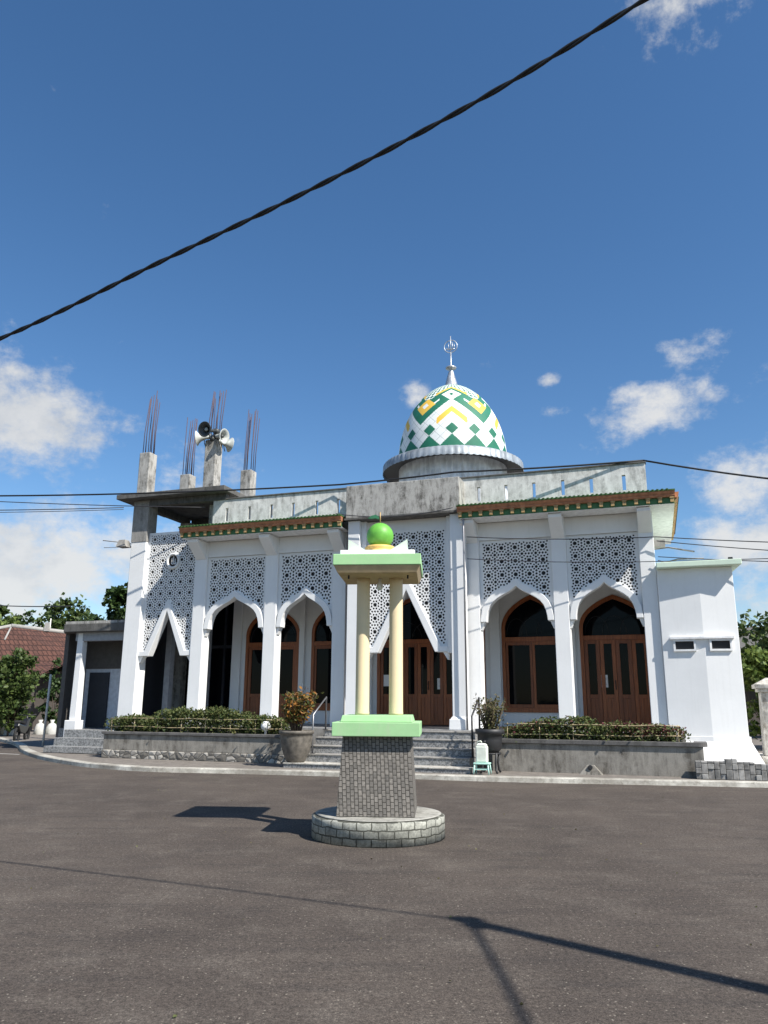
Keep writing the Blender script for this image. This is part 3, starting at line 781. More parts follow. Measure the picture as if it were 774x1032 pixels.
def hole_window(pa, pb, z0, z1, name):
    # a dark vent with a raised white surround, set on a wall face from pa to pb
    a = Vector((*pa, 0)); b_ = Vector((*pb, 0)); d = (b_-a); L = d.length; d.normalize(); nrm = Vector((d.y, -d.x, 0))
    m_ = MB()
    def bx(s0, s1, q0, q1, zz0, zz1, mi):
        ps = [a+d*s0+nrm*q0, a+d*s1+nrm*q0, a+d*s1+nrm*q1, a+d*s0+nrm*q1]
        m_.add([(p.x, p.y, zz0) for p in ps] + [(p.x, p.y, zz1) for p in ps], [(3,2,1,0),(4,5,6,7),(0,1,5,4),(1,2,6,5),(2,3,7,6),(3,0,4,7)], mi)
    t_ = .045
    bx(0, t_, -.02, .05, z0, z1, 0); bx(L-t_, L, -.02, .05, z0, z1, 0); bx(t_, L-t_, -.02, .05, z0, z0+t_, 0); bx(t_, L-t_, -.02, .05, z1-t_, z1, 0)
    bx(t_, L-t_, -.015, .004, z0+t_, z1-t_, 1)
    part(m_, name, ['beam_white', 'dark_void'])
def on(p, q, t_): return (p[0]+(q[0]-p[0])*t_, p[1]+(q[1]-p[1])*t_)
hole_window(on(tw[0], tw[1], .27), on(tw[0], tw[1], .80), 2.80, 3.08, 'vent_window')
hole_window(on(tw[1], tw[2], .14), on(tw[1], tw[2], .78), 2.80, 3.08, 'vent_window')
b = MB(); b.prism_xy([on(tw[0], tw[1], .2), (4.93, -.152), on(tw[1], tw[2], .86), (on(tw[1], tw[2], .86)[0], -.20), (4.92, -.235), (on(tw[0], tw[1], .2)[0]-.01, -.185)], 3.082, 3.14); part(b, 'window_ledge', 'beam_white', .006)

# --- low wing on the left (porch)
b = MB(); b.prism_xy([(-14.7, 1.0), (-14.2, .3), (-11.65, .3), (-11.65, 5), (-14.7, 5)], 3.72, 3.98)
part(b, 'porch_roof', 'dark_concrete', .02)
b = MB(); b.prism_xy([(-14.65, .95), (-14.16, .32), (-11.66, .32), (-11.66, .44), (-14.1, .44), (-14.55, 1.05)], 3.982, 4.06); part(b, 'roof_kerb', 'stained_concrete')
b = MB(); b.box(-13.9, -11.66, .55, .8, 3.45, 3.717); part(b, 'porch_beam', 'grey_interior')
b = MB(); b.frustum(-13.72, .66, .98, 3.716, .26, .22); b.box(-13.92, -13.48, .42, .86, .1, .978); part(b, 'porch_post', 'white_plaster', .02)
b = MB(); b.box(-14.66, -14.5, .95, 5, .1, 3.717); part(b, 'porch_side_wall', 'annex_dark')
b = MB(); b.box(-14.498, -11.65, 1.9, 2.1, .1, 2.62); part(b, 'porch_wall', 'annex_wall')
b = MB(); b.box(-14.498, -11.65, 1.85, 2.1, 2.622, 3.717); part(b, 'porch_lintel', 'annex_dark')
b = MB(); b.box(-14.28, -13.5, 1.84, 1.898, .722, 2.5); part(b, 'porch_door', 'dark_panel')
for q_, (y0_, z_) in enumerate(((-.95, .28), (-.55, .5), (-.15, .72))):
    b = MB(); b.box(-13.4, -11.66 if q_ > 1 else -10.6, y0_, (.868 if q_ == 2 else (-.152 if q_ else -.552)), .1, z_); part(b, 'porch_step', 'granite_step', .01)

b = MB(); b.box(-14.49, -11.66, .872, 1.895, .1, .716); part(b, 'porch_floor', 'granite_step')
# --- dome
DX, DY, DZ = CEN, 6.0, 9.8
dr = MB(); nf = 96
dr.lathe([(1.86, 6.8), (1.86, 9.75)], (DX, DY), 192, wob=lambda j, r, z: 1+(.0, .045, .0)[j % 3], sm=False)
drum = part(dr, 'dome', 'lit_drum_zinc', label='onion dome in green, yellow and white panels on a zinc drum')
sk = MB(); ns = 288
sc = lambda j, r, z: 1.0
vs = []; prof = [(1.93, 10.02, 0), (2.02, 10.0, 0), (2.30, 9.92, 0), (2.5, 9.82, 0), (2.515, 9.56, 1)]
for r, z, w_ in prof:
    for j in range(ns):
        a = 2*PI*j/ns; dz = -.035*abs(sin(a*36)) if w_ else 0
        rw = r + (.02*abs(sin(a*36)) if r > 2.2 else 0)
        vs.append((DX+rw*cos(a), DY+rw*sin(a), z+dz))
fs = [(i*ns+j, i*ns+(j+1) % ns, (i+1)*ns+(j+1) % ns, (i+1)*ns+j) for i in range(len(prof)-1) for j in range(ns)]
sk.add(vs, fs, 0, True)
vs2 = [(DX+r*cos(2*PI*j/ns), DY+r*sin(2*PI*j/ns), z) for r, z in ((2.49, 9.62), (1.93, 9.70)) for j in range(ns)]
sk.add(vs2, [(j, (j+1) % ns, ns+(j+1) % ns, ns+j) for j in range(ns)], 1)
part(sk, 'dome_skirt', ['zinc', 'dark_metal'], parent=drum)
DR, DH, DB = 1.97, 3.15, 9.84
def dome_r(t_): return DR*max(0, 1-t_**2.15)**.57
NT_ = 600; YT = [0.0]
for i in range(NT_):                       # height on the shell measured in degrees of turn, so that panels stay square
    YT.append(YT[-1] + math.degrees(math.hypot(DH/NT_, dome_r((i+1)/NT_)-dome_r(i/NT_))/max(.02, dome_r((i+.5)/NT_))))
def dome_col(a, t_):
    """a in degrees round the dome, t from 0 at the rim to 1 at the tip: 0 white, 1 green, 2 yellow"""
    y = YT[int(t_*NT_)] - 4
    c = abs(((a+12) % 24) - 12)
    if c + y < 14.2 or c + abs(y-20.6) < 6.8: return 1
    A = abs(((a+36) % 72) - 36); B = 36 - A; s_ = y + A
    if A + abs(y-77) < 4.2: return 1
    if A + abs(y-77) < 15.5: return 0
    if B + abs(y-57) < 5.2: return 0
    if B + abs(y-57) < 15: return 2
    if 42 < s_ < 51 and A < 17 and y-A > 11: return 2
    if 65 < s_ < 80: return 1
    if s_ <= 65:
        return 3 if min(s_ % 12, 12-s_ % 12) < .42 or min((y-A) % 12, 12-(y-A) % 12) < .42 else 0
    if s_ < 84 and A > 17: return 0
    if s_ < 101: return 1
    if s_ < 108 and A < 26: return 2
    return 1 if (int((y+A)/8) + int((y-A+200)/8)) % 2 else 0
na, nr = 480, 200
sh = MB(); vs = []
for i in range(nr):
    t_ = i/nr
    for j in range(na):
        a = 2*PI*j/na; r = dome_r(t_); vs.append((DX+r*sin(a), DY-r*cos(a), DB+DH*t_))
vs.append((DX, DY, DB+DH))
fs = []; mi = []
for i in range(nr-1):
    for j in range(na):
        fs.append((i*na+j, i*na+(j+1) % na, (i+1)*na+(j+1) % na, (i+1)*na+j)); mi.append(dome_col((j+.5)*360/na - 13.7, (i+.5)/nr))
for j in range(na): fs.append(((nr-1)*na+j, (nr-1)*na+(j+1) % na, nr*na)); mi.append(1)
b0 = len(sh.v); sh.v += vs; sh.f += fs; sh.mi += mi; sh.sm += [True]*len(fs)
shell = part(sh, 'dome_shell', ['dome_white', 'dome_green', 'dome_yellow', 'dome_seam'], parent=drum)
fi = MB()
fi.lathe([(.40, 12.86), (.33, 12.93), (.26, 12.96), (.23, 13.05), (.10, 13.55), (.08, 13.66), (.2, 13.70), (.2, 13.74), (.05, 13.78), (.028, 13.9), (.026, 14.36)], (DX, DY), 20)
fi.tube([(DX+.25*cos(a*PI/16), DY, 14.6+.25*sin(a*PI/16)) for a in range(32)], .018, 6, closed=True)
fi.tube([(DX, DY, 14.34), (DX, DY, 15.02)], .02, 6)
for x, z0, z1 in ((-.08, 14.5, 14.72), (.07, 14.46, 14.76), (.14, 14.5, 14.68)): fi.tube([(DX+x, DY, z0), (DX+x, DY, z1)], .016, 6)
fi.tube([(DX-.17, DY, 14.55), (DX-.14, DY, 14.5), (DX-.08, DY, 14.48), (DX, DY, 14.5), (DX+.07, DY, 14.46), (DX+.15, DY, 14.5)], .022, 6)
part(fi, 'finial', 'steel', parent=drum)
# lamp bracket on the minaret column
b = MB(); b.tube([(-11.62, .1, 6.42), (-11.95, -.12, 6.46), (-12.5, -.3, 6.52)], .015, 5); b.tube([(-11.62, .15, 6.35), (-12.6, -.1, 6.33)], .01, 5)
b.frustum(-11.85, -.1, 6.3, 6.52, .34, .22); part(b, 'wall_bracket', 'grey_concrete')

# ------------------------------------------------------------------ entrance steps and rails
st = fthing('entrance_steps', 'grey granite tiled steps leading up to the main door', 'steps', -2.4, -2.3, 0)
def lp(mb, name, mat, par, o, bevel=0, label=None):
    x = mb.build(name, mat, par, origin=o, bevel=bevel)
    if label: x['label'] = label
    return x
so = (-2.4, -2.3, 0)
lv = [(-2.95, .2, -4.62, -.16), (-2.45, .38, -4.3, -.28), (-2.14, .56, -4.3, -.28), (-1.83, .74, -4.3, -.28), (-1.52, .912, -4.2, -.35)]
for i, (v0, z, a, b_) in enumerate(lv):
    m_ = MB(); m_.box(a, b_, v0, (lv[i+1][0]-.002 if i < 4 else -1.252), .05, z-.03); m_.box(a-.01, b_+.01, v0-.02, (lv[i+1][0]-.003 if i < 4 else -1.253), z-.029, z, 1)
    lp(m_, 'step', ['granite_step', 'kerb_cement' if i == 0 else 'grey_concrete'], st, so, .006)
for sgn, uu, lab in ((-1, -4.14, 'slim steel handrail left of the entrance steps, behind the clay pot'), (1, -.22, 'slim dark handrail right of the entrance steps, beside the black pot')):
    hr = fthing('handrail', lab, 'handrail', uu, -1.6, .9, 'handrails of the entrance steps')
    o_ = (uu, -1.6, .9); m_ = MB()
    m_.tube([(uu, -1.6, .88), (uu, -1.6, 1.70), (uu-.01, -2.36, 1.28), (uu-.01, -2.36, .385)], .022, 8)
    lp(m_, 'rail', 'rail_metal' if sgn < 0 else 'dark_metal', hr, o_)
    for vv, zz in ((-1.6, .912), (-2.36, .38)):
        m_ = MB(); m_.box(uu-.05, uu+.05, vv-.05, vv+.05, zz+.001, zz+.012); lp(m_, 'base_plate', 'dark_metal', hr, o_)

# ------------------------------------------------------------------ planters, hedges, bamboo rails
def planter(name, label, x0, x1, stone, o):
    th_ = fthing(name, label, 'planter', o[0], o[1], o[2])
    y0 = -1.9
    m_ = MB()
    z0 = .30 if stone else .08
    if stone:
        s_ = MB(); s_.box(x0-.0, x1, y0-.05, y0+.25, .08, .298); lp(s_, 'stone_footing', 'field_stone', th_, o, .02)
    m_.box(x0, x1, y0, y0+.16, z0, .70); m_.box(x0, x0+.16, y0+.162, -1.256, .08, .70); m_.box(x1-.16, x1, y0+.162, -1.256, .08, .70)
    lp(m_, 'wall', 'planter_cement', th_, o, .01)
    c = MB()
    if not stone:
        pts = [(x0-.03, y0-.05), (x1-.1, y0-.05)] + [(x1-.1+.2*sin(a*PI/12), y0+.15-.2*cos(a*PI/12)) for a in range(1, 6)] + [(x1+.1, -1.256), (x1-.16, -1.256), (x1-.16, y0+.2), (x0-.03, y0+.2)]
        c.prism_xy(pts, .702, .79)
    else: c.box(x0-.04, x1+.02, y0-.05, y0+.2, .702, .775)
    lp(c, 'cap', 'planter_cap', th_, o, .012)
    s_ = MB(); s_.box(x0+.165, x1-.165, y0+.17, -1.26, .1, .69); lp(s_, 'soil', 'soil', th_, o)
    return th_
pl1 = planter('planter', 'long low cement planter on a rough stone footing, left of the steps', -10.56, -4.72, True, (-7.6, -1.9, .08))
pl2 = planter('planter', 'long low plain cement planter with rounded end, right of the steps', .12, 4.62, False, (2.2, -1.9, .08))
ds = MB(); ds.frustum(0, 0, 0, .2, .5, .16, .24, .1); ds.lathe([(.05, -.14), (.05, -.08), (.035, -.08), (.0, -.08)], n=14, mi=1)
k0 = len(ds.v)-14*4; ds.xform(Matrix.Translation((0, -.02, .16)) @ Matrix.Rotation(PI/2, 4, 'X') @ Matrix.Translation((0, 0, .18)), k0)
o2 = ds.build('drain_spout', ['planter_cement', 'dark_void'], pl2, loc=(2.3-2.2, -.10, .0), bevel=.01)

def hedge(name, label, x0, x1, zt, dens, mats, o, red=None, seed=3):
    th_ = fthing(name, label, 'hedge', o[0], o[1], o[2]); rg = random.Random(seed)
    m_ = MB(); stm = MB(); rd = MB()
    x = x0+.1
    while x < x1:
        h = zt(x) + rg.uniform(-.05, .06); y = rg.uniform(-1.62, -1.42)
        stm.tube([(x, y, .68), (x+rg.uniform(-.08, .08), y+rg.uniform(-.05, .05), .68+(h-.68)*.8)], [.012, .006], 5)
        for _ in range(dens):
            f_ = rg.random()**.6
            p = (x+rg.gauss(0, .13), y+rg.gauss(0, .13), .72+(h-.72)*f_)
            tgt = rd if (red and red(x) > rg.random() and f_ > .5) else m_
            tgt.leaf(p, rg.uniform(.05, .095), rg, asp=.32, up=.6)
        x += .16
    lp(m_, 'foliage', mats[0], th_, o); lp(stm, 'stem', 'bark', th_, o)
    if red: lp(rd, 'red_foliage', mats[1], th_, o)
    return th_
hedge('hedge', 'dense green clipped hedge in the stone footed left planter', -10.6, -5.3, lambda x: 1.15 + (.20 if -8.9 < x < -6.4 else .0) + .05*sin(x*5), 330, ['leaf_hedge'], (-7.9, -1.55, .69), None, 3)
hedge('hedge', 'low loose hedge tipped with dark red leaves in the right planter', .45, 4.15, lambda x: 1.10 + (.17 if 1.2 < x < 2.3 else 0) + .05*sin(x*7), 330, ['leaf_hedge', 'leaf_red'], (2.4, -1.55, .69), lambda x: .42 if x > 2.7 else (.3 if x < 1.2 else .08), 8)
def bamboo(label, x0, x1, o):
    th_ = fthing('bamboo_fence', label, 'fence', o[0], o[1], o[2], 'bamboo fences along the planters'); rg = random.Random(int(abs(x0*10)))
    for z in (.90, 1.12):
        m_ = MB(); m_.tube([(x0+(x1-x0)*i/8, -1.77+rg.uniform(-.01, .01), z+rg.uniform(-.015, .015)) for i in range(9)], .011, 6); lp(m_, 'rail', 'bamboo', th_, o)
    n_ = int((x1-x0)/.7)
    for i in range(n_+1):
        x = x0+.05+(x1-x0-.1)*i/n_
        m_ = MB(); m_.tube([(x, -1.745, .67), (x+rg.uniform(-.02, .02), -1.745, 1.14)], .011, 6); lp(m_, 'post', 'bamboo', th_, o)
bamboo('thin bamboo fence in front of the green hedge on the left', -10.5, -5.25, (-7.9, -1.77, .67))
bamboo('thin bamboo fence in front of the red tipped hedge on the right', .4, 4.2, (2.3, -1.77, .67))
# white ball lamp in the left planter
bl = MB(); bl.lathe([(.03, .69), (.03, .84), (.05, .86), (.115, .92), (.13, .98), (.115, 1.04), (.06, 1.09), (0, 1.1)], n=18)
tag(bl.build('ball_lamp', 'beam_white', loc=W(-5.75, -1.72, 0), rot=-YAW), 'small white ball among the hedge leaves near the clay pot', 'garden ball')

# ------------------------------------------------------------------ pots, jerrycan, stool
def plant(th_, o, base, h, spread, nst, nl, mat, leaf, seed, asp=.35, droop=0, start=.35):
    rg = random.Random(seed); m_ = MB(); s_ = MB()
    for i in range(nst):
        a = rg.uniform(0, 2*PI); r = spread*rg.uniform(.3, 1)
        top = Vector((base[0]+r*cos(a), base[1]+r*sin(a), base[2]+h*rg.uniform(.65, 1)))
        b0 = Vector((base[0]+.12*cos(a)*spread, base[1]+.12*sin(a)*spread, base[2]-.1)); md = (b0+top)/2 + Vector((rg.uniform(-.06, .06), rg.uniform(-.06, .06), .08))
        s_.tube([b0, md, top], [.016, .011, .004], 5)
        for _ in range(nl):
            f_ = rg.uniform(start, 1.0)
            p = b0.lerp(md, f_*2) if f_ < .5 else md.lerp(top, f_*2-1)
            m_.leaf(p+Vector((rg.gauss(0, .04), rg.gauss(0, .04), rg.gauss(0, .04))), leaf*rg.uniform(.7, 1.3), rg, asp=asp, droop=droop)
    lp(m_, 'foliage', mat, th_, o); lp(s_, 'stem', 'bark', th_, o)
pu, pv, pz = -4.42, -2.70, .2
pt = fthing('flower_pot', 'wide tapering weathered clay pot standing on the bottom step', 'plant pot', pu, pv, pz)
m_ = MB(); m_.lathe([(.20, 0), (.22, .02), (.30, .18), (.36, .40), (.385, .56), (.385, .64), (.42, .65), (.42, .72), (.36, .72), (.35, .62), (0, .60)], n=28); m_.build('pot', 'clay_pot', pt)
cp = fthing('croton_plant', 'bushy croton with orange and green leaves growing in the clay pot', 'plant', pu, pv, pz+.6)
plant(cp, (0, 0, 0), (0, 0, .05), 1.0, .52, 34, 34, 'leaf_croton', .11, 21, .28)
qu, qv = .2, -2.5
pd = fthing('flower_pot', 'dark black pot with broad rim raised on a black metal stand', 'plant pot', qu, qv, .1)
m_ = MB(); m_.lathe([(.15, .40), (.18, .42), (.25, .50), (.27, .68), (.27, .80), (.32, .82), (.32, .92), (.26, .92), (.25, .84), (0, .82)], n=28); m_.build('pot', 'black_pot', pd)
for k in range(4):
    a = k*PI/2+PI/4; m_ = MB(); m_.tube([(.26*cos(a), .26*sin(a), 0), (.22*cos(a), .22*sin(a), .05), (.2*cos(a), .2*sin(a), .2), (.24*cos(a), .24*sin(a), .42)], .026, 6); m_.build('leg', 'black_pot', pd)
m_ = MB(); m_.tube([(.23*cos(a*PI/8), .23*sin(a*PI/8), .40) for a in range(16)], .02, 6, closed=True); m_.build('ring', 'black_pot', pd)
dp = fthing('potted_shrub', 'sparse twiggy shrub with olive leaves growing in the black pot', 'plant', qu, qv, .92)
plant(dp, (0, 0, 0), (0, 0, .0), .85, .40, 30, 24, 'leaf_dry', .075, 33, .3, 0, .2)
su, sv = .11, -2.95
sl = fthing('stool', 'small pale mint green stool carrying a plastic jerrycan', 'stool', su, sv, .1)
m_ = MB(); m_.box(-.17, .17, -.13, .13, .20, .235); m_.build('seat', 'stool_mint', sl, bevel=.01)
for sx in (-1, 1):
    for sy in (-1, 1):
        m_ = MB(); m_.tube([(sx*.165, sy*.125, 0), (sx*.145, sy*.105, .2)], .017, 6); m_.build('leg', 'stool_mint', sl)
m_ = MB(); m_.box(-.15, .15, -.118, -.108, .09, .11); m_.box(-.15, .15, .108, .118, .09, .11); m_.build('stretcher', 'stool_mint', sl)
jc = fthing('jerrycan', 'translucent whitish plastic jerrycan standing on the mint stool', 'jerrycan', su, sv, .337)
m_ = MB(); m_.box(-.125, .125, -.085, .085, 0, .34); m_.frustum(0, 0, .341, .40, .25, .16, .17, .1); m_.build('body', 'can_plastic', jc, bevel=.025)
m_ = MB(); m_.lathe([(.035, .0), (.035, .05), (.0, .05)], n=14); m_.build('cap', 'dark_metal', jc, loc=(.06, 0, .402))
m_ = MB(); m_.tube([(-.1, 0, .38), (-.09, 0, .43), (-.02, 0, .44), (.01, 0, .40)], .014, 6); m_.build('handle', 'can_plastic', jc)

# ------------------------------------------------------------------ stacked paving blocks, gate pillar, boundary wall
rg = random.Random(4)
pv_ = MB()
x = 4.42
while x < 5.86:
    w_ = rg.uniform(.10, .13); top = .50 if 4.98 < x < 5.22 else (.44 if x < 5.5 else .41)
    z = .09
    while z < top-.03:
        h = min(rg.choice((.11, .2, .2)), top-z)
        d_ = rg.uniform(-.02, .02); pv_.box(x+.003, x+w_-.003, -2.32+d_+.1*(x-4.42), -1.98, z+.003, z+h-.003, rg.randrange(3)); z += h
    x += w_
plain('paver_a', (.27, .26, .245), .9, var=.25); plain('paver_b', (.20, .195, .185), .9, var=.25); plain('paver_c', (.34, .33, .31), .9, var=.2)
tag(pv_.build('paver_stack', ['paver_a', 'paver_b', 'paver_c'], origin=(5.1, -2.1, .09), loc=W(5.1, -2.1, .09), rot=-YAW, bevel=.008), 'low dry stack of grey paving blocks before the white wing', 'paving blocks')
rb = MB(); rb.box(6.0, 8.5, -.6, 2.0, .08, .40); 
tag(rb.build('stone_plinth', 'kerb_cement', origin=(7, .7, .08), loc=W(7, .7, .08), rot=-YAW, bevel=.02), 'low pale stone plinth under the gate pillar and tiled wall', 'plinth')
gp = fthing('gate_pillar', 'weathered cream gate pillar with stepped cap at the right edge', 'gate pillar', 6.33, .95, .405)
m_ = MB(); m_.frustum(0, 0, 0, 1.46, .50, .42); m_.build('shaft', 'kerb_cement', gp, bevel=.015)
m_ = MB(); m_.box(-.27, .27, -.27, .27, 1.462, 1.54); m_.box(-.33, .33, -.33, .33, 1.542, 1.64); m_.frustum(0, 0, 1.642, 1.80, .62, .08); m_.build('cap', 'kerb_cement', gp, bevel=.01)
bw = fthing('boundary_wall', 'white tiled boundary wall beside the gate pillar', 'wall', 7.62, .8, .405)
m_ = MB(); m_.box(-1.05, 4, 0, .2, 0, 1.35); m_.build('wall', 'wall_tile', bw, bevel=.01)
m_ = MB(); m_.box(-1.05, 4, -.06, .26, 1.352, 1.44); m_.build('coping', 'kerb_cement', bw, bevel=.01)

# ------------------------------------------------------------------ the monument in front
MXY = (-.05, 10.15); MR = -R(4)
mo = thing('monument', 'small roofed monument on two cream columns with a green ball on top', 'monument', (*MXY, 0), MR)
m_ = MB(); m_.lathe([(.815, 0), (.815, .2), (.815, .245), (.79, .262), (0, .266)], n=72)
m_.build('round_base', 'rim_stone', mo)
m_ = MB(); m_.lathe([(0, .268), (.77, .268), (.775, .272), (.73, .276), (0, .28)], n=72); m_.build('base_top', 'rim_top', mo)
m_ = MB(); m_.frustum(0, 0, .281, 1.19, .93, .82); m_.build('pedestal', 'basalt_strips', mo, bevel=.006)
m_ = MB(); m_.box(-.53, .53, -.53, .53, 1.192, 1.355); m_.frustum(0, 0, 1.357, 1.435, .88, .84); m_.build('slab', 'pale_green_paint', mo, bevel=.008)
for x in (-.215, .215):
    m_ = MB(); m_.lathe([(.092, 1.436), (.092, 1.46), (.089, 1.48), (.087, 3.1), (.090, 3.18)], (x, 0), 24); m_.build('column', 'cream_paint', mo)
m_ = MB(); m_.frustum(0, 0, 3.175, 3.268, 1.0, 1.09); m_.build('soffit', 'soffit_shaded_cream', mo, bevel=.006)
m_ = MB(); m_.box(-.555, .555, -.555, .555, 3.27, 3.41); rf = m_.build('roof', 'pale_green_paint', mo, bevel=.008)
m_ = MB(); m_.box(-.475, .475, -.475, .475, 3.412, 3.475); m_.build('roof_step', 'beam_white', rf, bevel=.006)
for sx in (-1, 1):
    for sy in (-1, 1):
        m_ = MB(); e1, e0 = .38, .14
        m_.add([(sx*e1, sy*e1, 3.477), (sx*e0, sy*e1, 3.477), (sx*e1, sy*e0, 3.477), (sx*e1, sy*e1, 3.63), (sx*(e1-.05), sy*(e1-.05), 3.477)],
               [(0, 1, 3), (0, 3, 2), (1, 4, 3), (4, 2, 3), (0, 2, 4, 1)])
        m_.build('corner_fin', 'whitish_green', rf)
m_ = MB(); m_.lathe([(.23, 3.477), (.23, 3.505), (.19, 3.535), (.195, 3.565), (.205, 3.585), (.185, 3.605)], n=32); m_.build('gold_ring', 'gold_paint', rf)
m_ = MB(); n_ = 16
m_.lathe([(.18*sin(PI*(.16+.84*i/n_)), 3.75-.18*cos(PI*(.16+.84*i/n_))) for i in range(n_)]+[(0, 3.93)], n=36); bo = m_.build('ball', 'ball_green', mo)
m_ = MB(); m_.tube([(.0, 0, 3.92), (.0, 0, 4.08)], .008, 6); m_.build('rod', 'cornice_gold', bo)
m_ = MB(); pts = [(-.02, 4.02), (-.06, 4.045), (-.12, 4.03), (-.165, 3.995), (-.12, 3.99), (-.06, 3.995), (-.012, 3.98)]
m_.prism_xz(pts, -.02, .02); m_.build('crescent', 'flag_green', bo)
m_ = MB(); m_.lathe([(.02, 3.18), (.02, 3.13), (.04, 3.10), (.045, 3.07), (.03, 3.03), (0, 3.02)], n=14); m_.build('light_bulb', 'bulb', mo)
for x in (-.38, .38):
    m_ = MB(); m_.tube([(x, -.3, 3.19), (x, -.3, 3.13)], .012, 6); m_.build('hook', 'dark_metal', mo)

# ------------------------------------------------------------------ loudspeakers on the tall column
def horn(label, u, v, z, az_, el_, mats=('horn_grey', 'horn_dark')):
    h = fthing('loudspeaker', label, 'loudspeaker', u, v, z, 'horn loudspeakers on the unfinished column')
    rot = Matrix.Rotation(az_, 4, 'Z') @ Matrix.Rotation(el_, 4, 'X')      # bell looks along -y
    base = Matrix.Rotation(PI/2, 4, 'X')
    m_ = MB(); m_.lathe([(.05, -.30), (.055, -.12), (.075, .0), (.11, .10), (.17, .18), (.235, .225), (.245, .235), (.235, .24), (.16, .20), (.10, .12), (.065, .02), (0, .0)], n=28)
    m_.xform(rot @ base); m_.build('horn_bell', mats[0], h)
    m_ = MB(); m_.lathe([(0, -.46), (.085, -.46), (.09, -.42), (.09, -.31), (0, -.30)], n=18); m_.xform(rot @ base); m_.build('driver', 'horn_dark', h)
    m_ = MB(); m_.lathe([(0, .10), (.05, .10), (.062, .14), (.05, .175), (0, .19)], n=16); m_.xform(rot @ base); m_.build('horn_throat', mats[1], h)
    m_ = MB(); m_.tube([(0, 0, -.06), (0, .05, -.2), (0, .1, -.26)], .014, 6); m_.build('bracket', 'dark_metal', h)
HU, HV, HZ = -8.98, .0, 9.72
horn('pale horn loudspeaker turned left on the tall unfinished column', HU-.20, HV-.06, HZ-.04, -1.25, .1)
horn('horn loudspeaker facing the plaza with a dark mouth on the tall column', HU+.14, HV-.34, HZ+.08, -.1, .2, ('horn_dark', 'horn_grey'))
horn('grey horn loudspeaker turned right on the tall unfinished column', HU+.27, HV+.02, HZ-.02, 1.45, .15)
horn('small lower horn loudspeaker at the right of the tall column, facing away', HU+.26, HV+.36, HZ-.12, 2.6, .1)

# ------------------------------------------------------------------ wires and the pole that throws the shadow
def sag(a, b, s, n=28):
    a = Vector(a); b = Vector(b)
    return [a.lerp(b, i/n) - Vector((0, 0, s*4*(i/n)*(1-i/n))) for i in range(n+1)]
def cable(path, r, mat, label, name='overhead_cable', n=6, lumpy=0):
    rg = random.Random(len(label)); m_ = MB()
    rr = [r*(1+lumpy*(.5+.5*sin(i*1.9))*rg.uniform(.3, 1)) for i in range(len(path))]
    m_.tube([p - path[0] for p in path], rr, n)
    return tag(m_.build(name, mat, loc=path[0]), label, 'cable')
POLE = Vector((5.56, 2.0, 0)); PT = 7.25
pole = thing('utility_pole', 'tapered grey concrete utility pole whose shadow lies across the road', 'utility pole', POLE)
m_ = MB(); m_.lathe([(.115, -.05), (.10, 3), (.068, PT), (.0, PT+.01)], n=18); m_.build('shaft', 'pole_cement', pole)
m_ = MB(); m_.box(-.05, .05, -.13, .13, PT-.25, PT-.12); m_.tube([(0, -.12, PT-.18), (0, -.2, PT-.18)], .03, 8); m_.build('clamp', 'dark_metal', pole)
# main twisted cable: runs from the pole top over the plaza to the upper left
pts_ = [(5.56, 2.0, 7.15), (4.0, 2.86, 6.76), (2.9, 3.47, 6.46), (1.69, 4.13, 6.08), (.71, 4.66, 5.80), (-.5, 5.29, 5.545), (-1.96, 6.02, 5.30), (-3.76, 6.94, 5.02), (-6.5, 8.3, 4.80), (-10, 10.1, 4.78), (-16, 13.1, 5.2), (-24, 17.1, 6.3)]
def smooth(pts, k=24):
    out = []; P = [Vector(p) for p in pts]
    for i in range(len(P)-1):
        p0, p1, p2, p3 = P[max(0, i-1)], P[i], P[i+1], P[min(len(P)-1, i+2)]
        for q in range(k):
            s_ = q/k; out.append(.5*((2*p1)+(p2-p0)*s_+(2*p0-5*p1+4*p2-p3)*s_*s_+(3*p1-p0-3*p2+p3)*s_**3))
    out.append(P[-1]); return out
pm = smooth(pts_)
tw_ = thing('overhead_cable', 'thick black twisted overhead cable slanting across the blue sky', 'cable', pm[0])
for ph in (0, PI):
    m_ = MB(); L = 0; path = []
    for i, p in enumerate(pm):
        if i: L += (p-pm[i-1]).length
        a = L*11.0+ph; path.append(p - pm[0] + Vector((.3*cos(a), .6*cos(a), sin(a)))*.0105)
    m_.tube(path, .0125, 6); m_.build('strand', 'cable_black', tw_)
cable(sag((5.56, 1.95, 7.1), (5.42, .3, 6.78), .02, 8) + sag((5.42, .3, 6.78), (4.6, -14, 7.4), .5)[1:], .026, 'cable_black', 'thick overhead cable running from the pole away behind the camera')
P_R = W(3.88, .05, 7.68)
cable(sag(W(-34, -6, 9.1), W(-4.5, -.1, 7.72), .55) + sag(W(-4.5, -.1, 7.72), W(-.98, -.6, 7.63), .02, 6)[1:] + sag(W(-.98, -.6, 7.63), P_R, .03, 10)[1:], .024, 'cable_black', 'black cable draped along the top of the concrete parapet')
cable(sag(P_R, W(22, -1.5, 5.6), .92), .024, 'cable_black', 'black cable leaving the right end of the parapet to the right')
cable(sag(W(-34, -6, 9.8), W(-8.9, -.2, 7.35), .4), .013, 'cable_grey', 'thin upper wire running behind the black cable to the minaret slab')
cable(sag(W(-34, -6, 8.55), W(-11.7, -.45, 7.5), .35), .014, 'cable_grey', 'thin paired wire reaching the minaret slab corner from the left')
cable(sag(W(-34, -6, 8.45), W(-11.7, -.45, 7.44), .36), .010, 'cable_grey', 'thin wire just below the paired wire at the minaret slab')
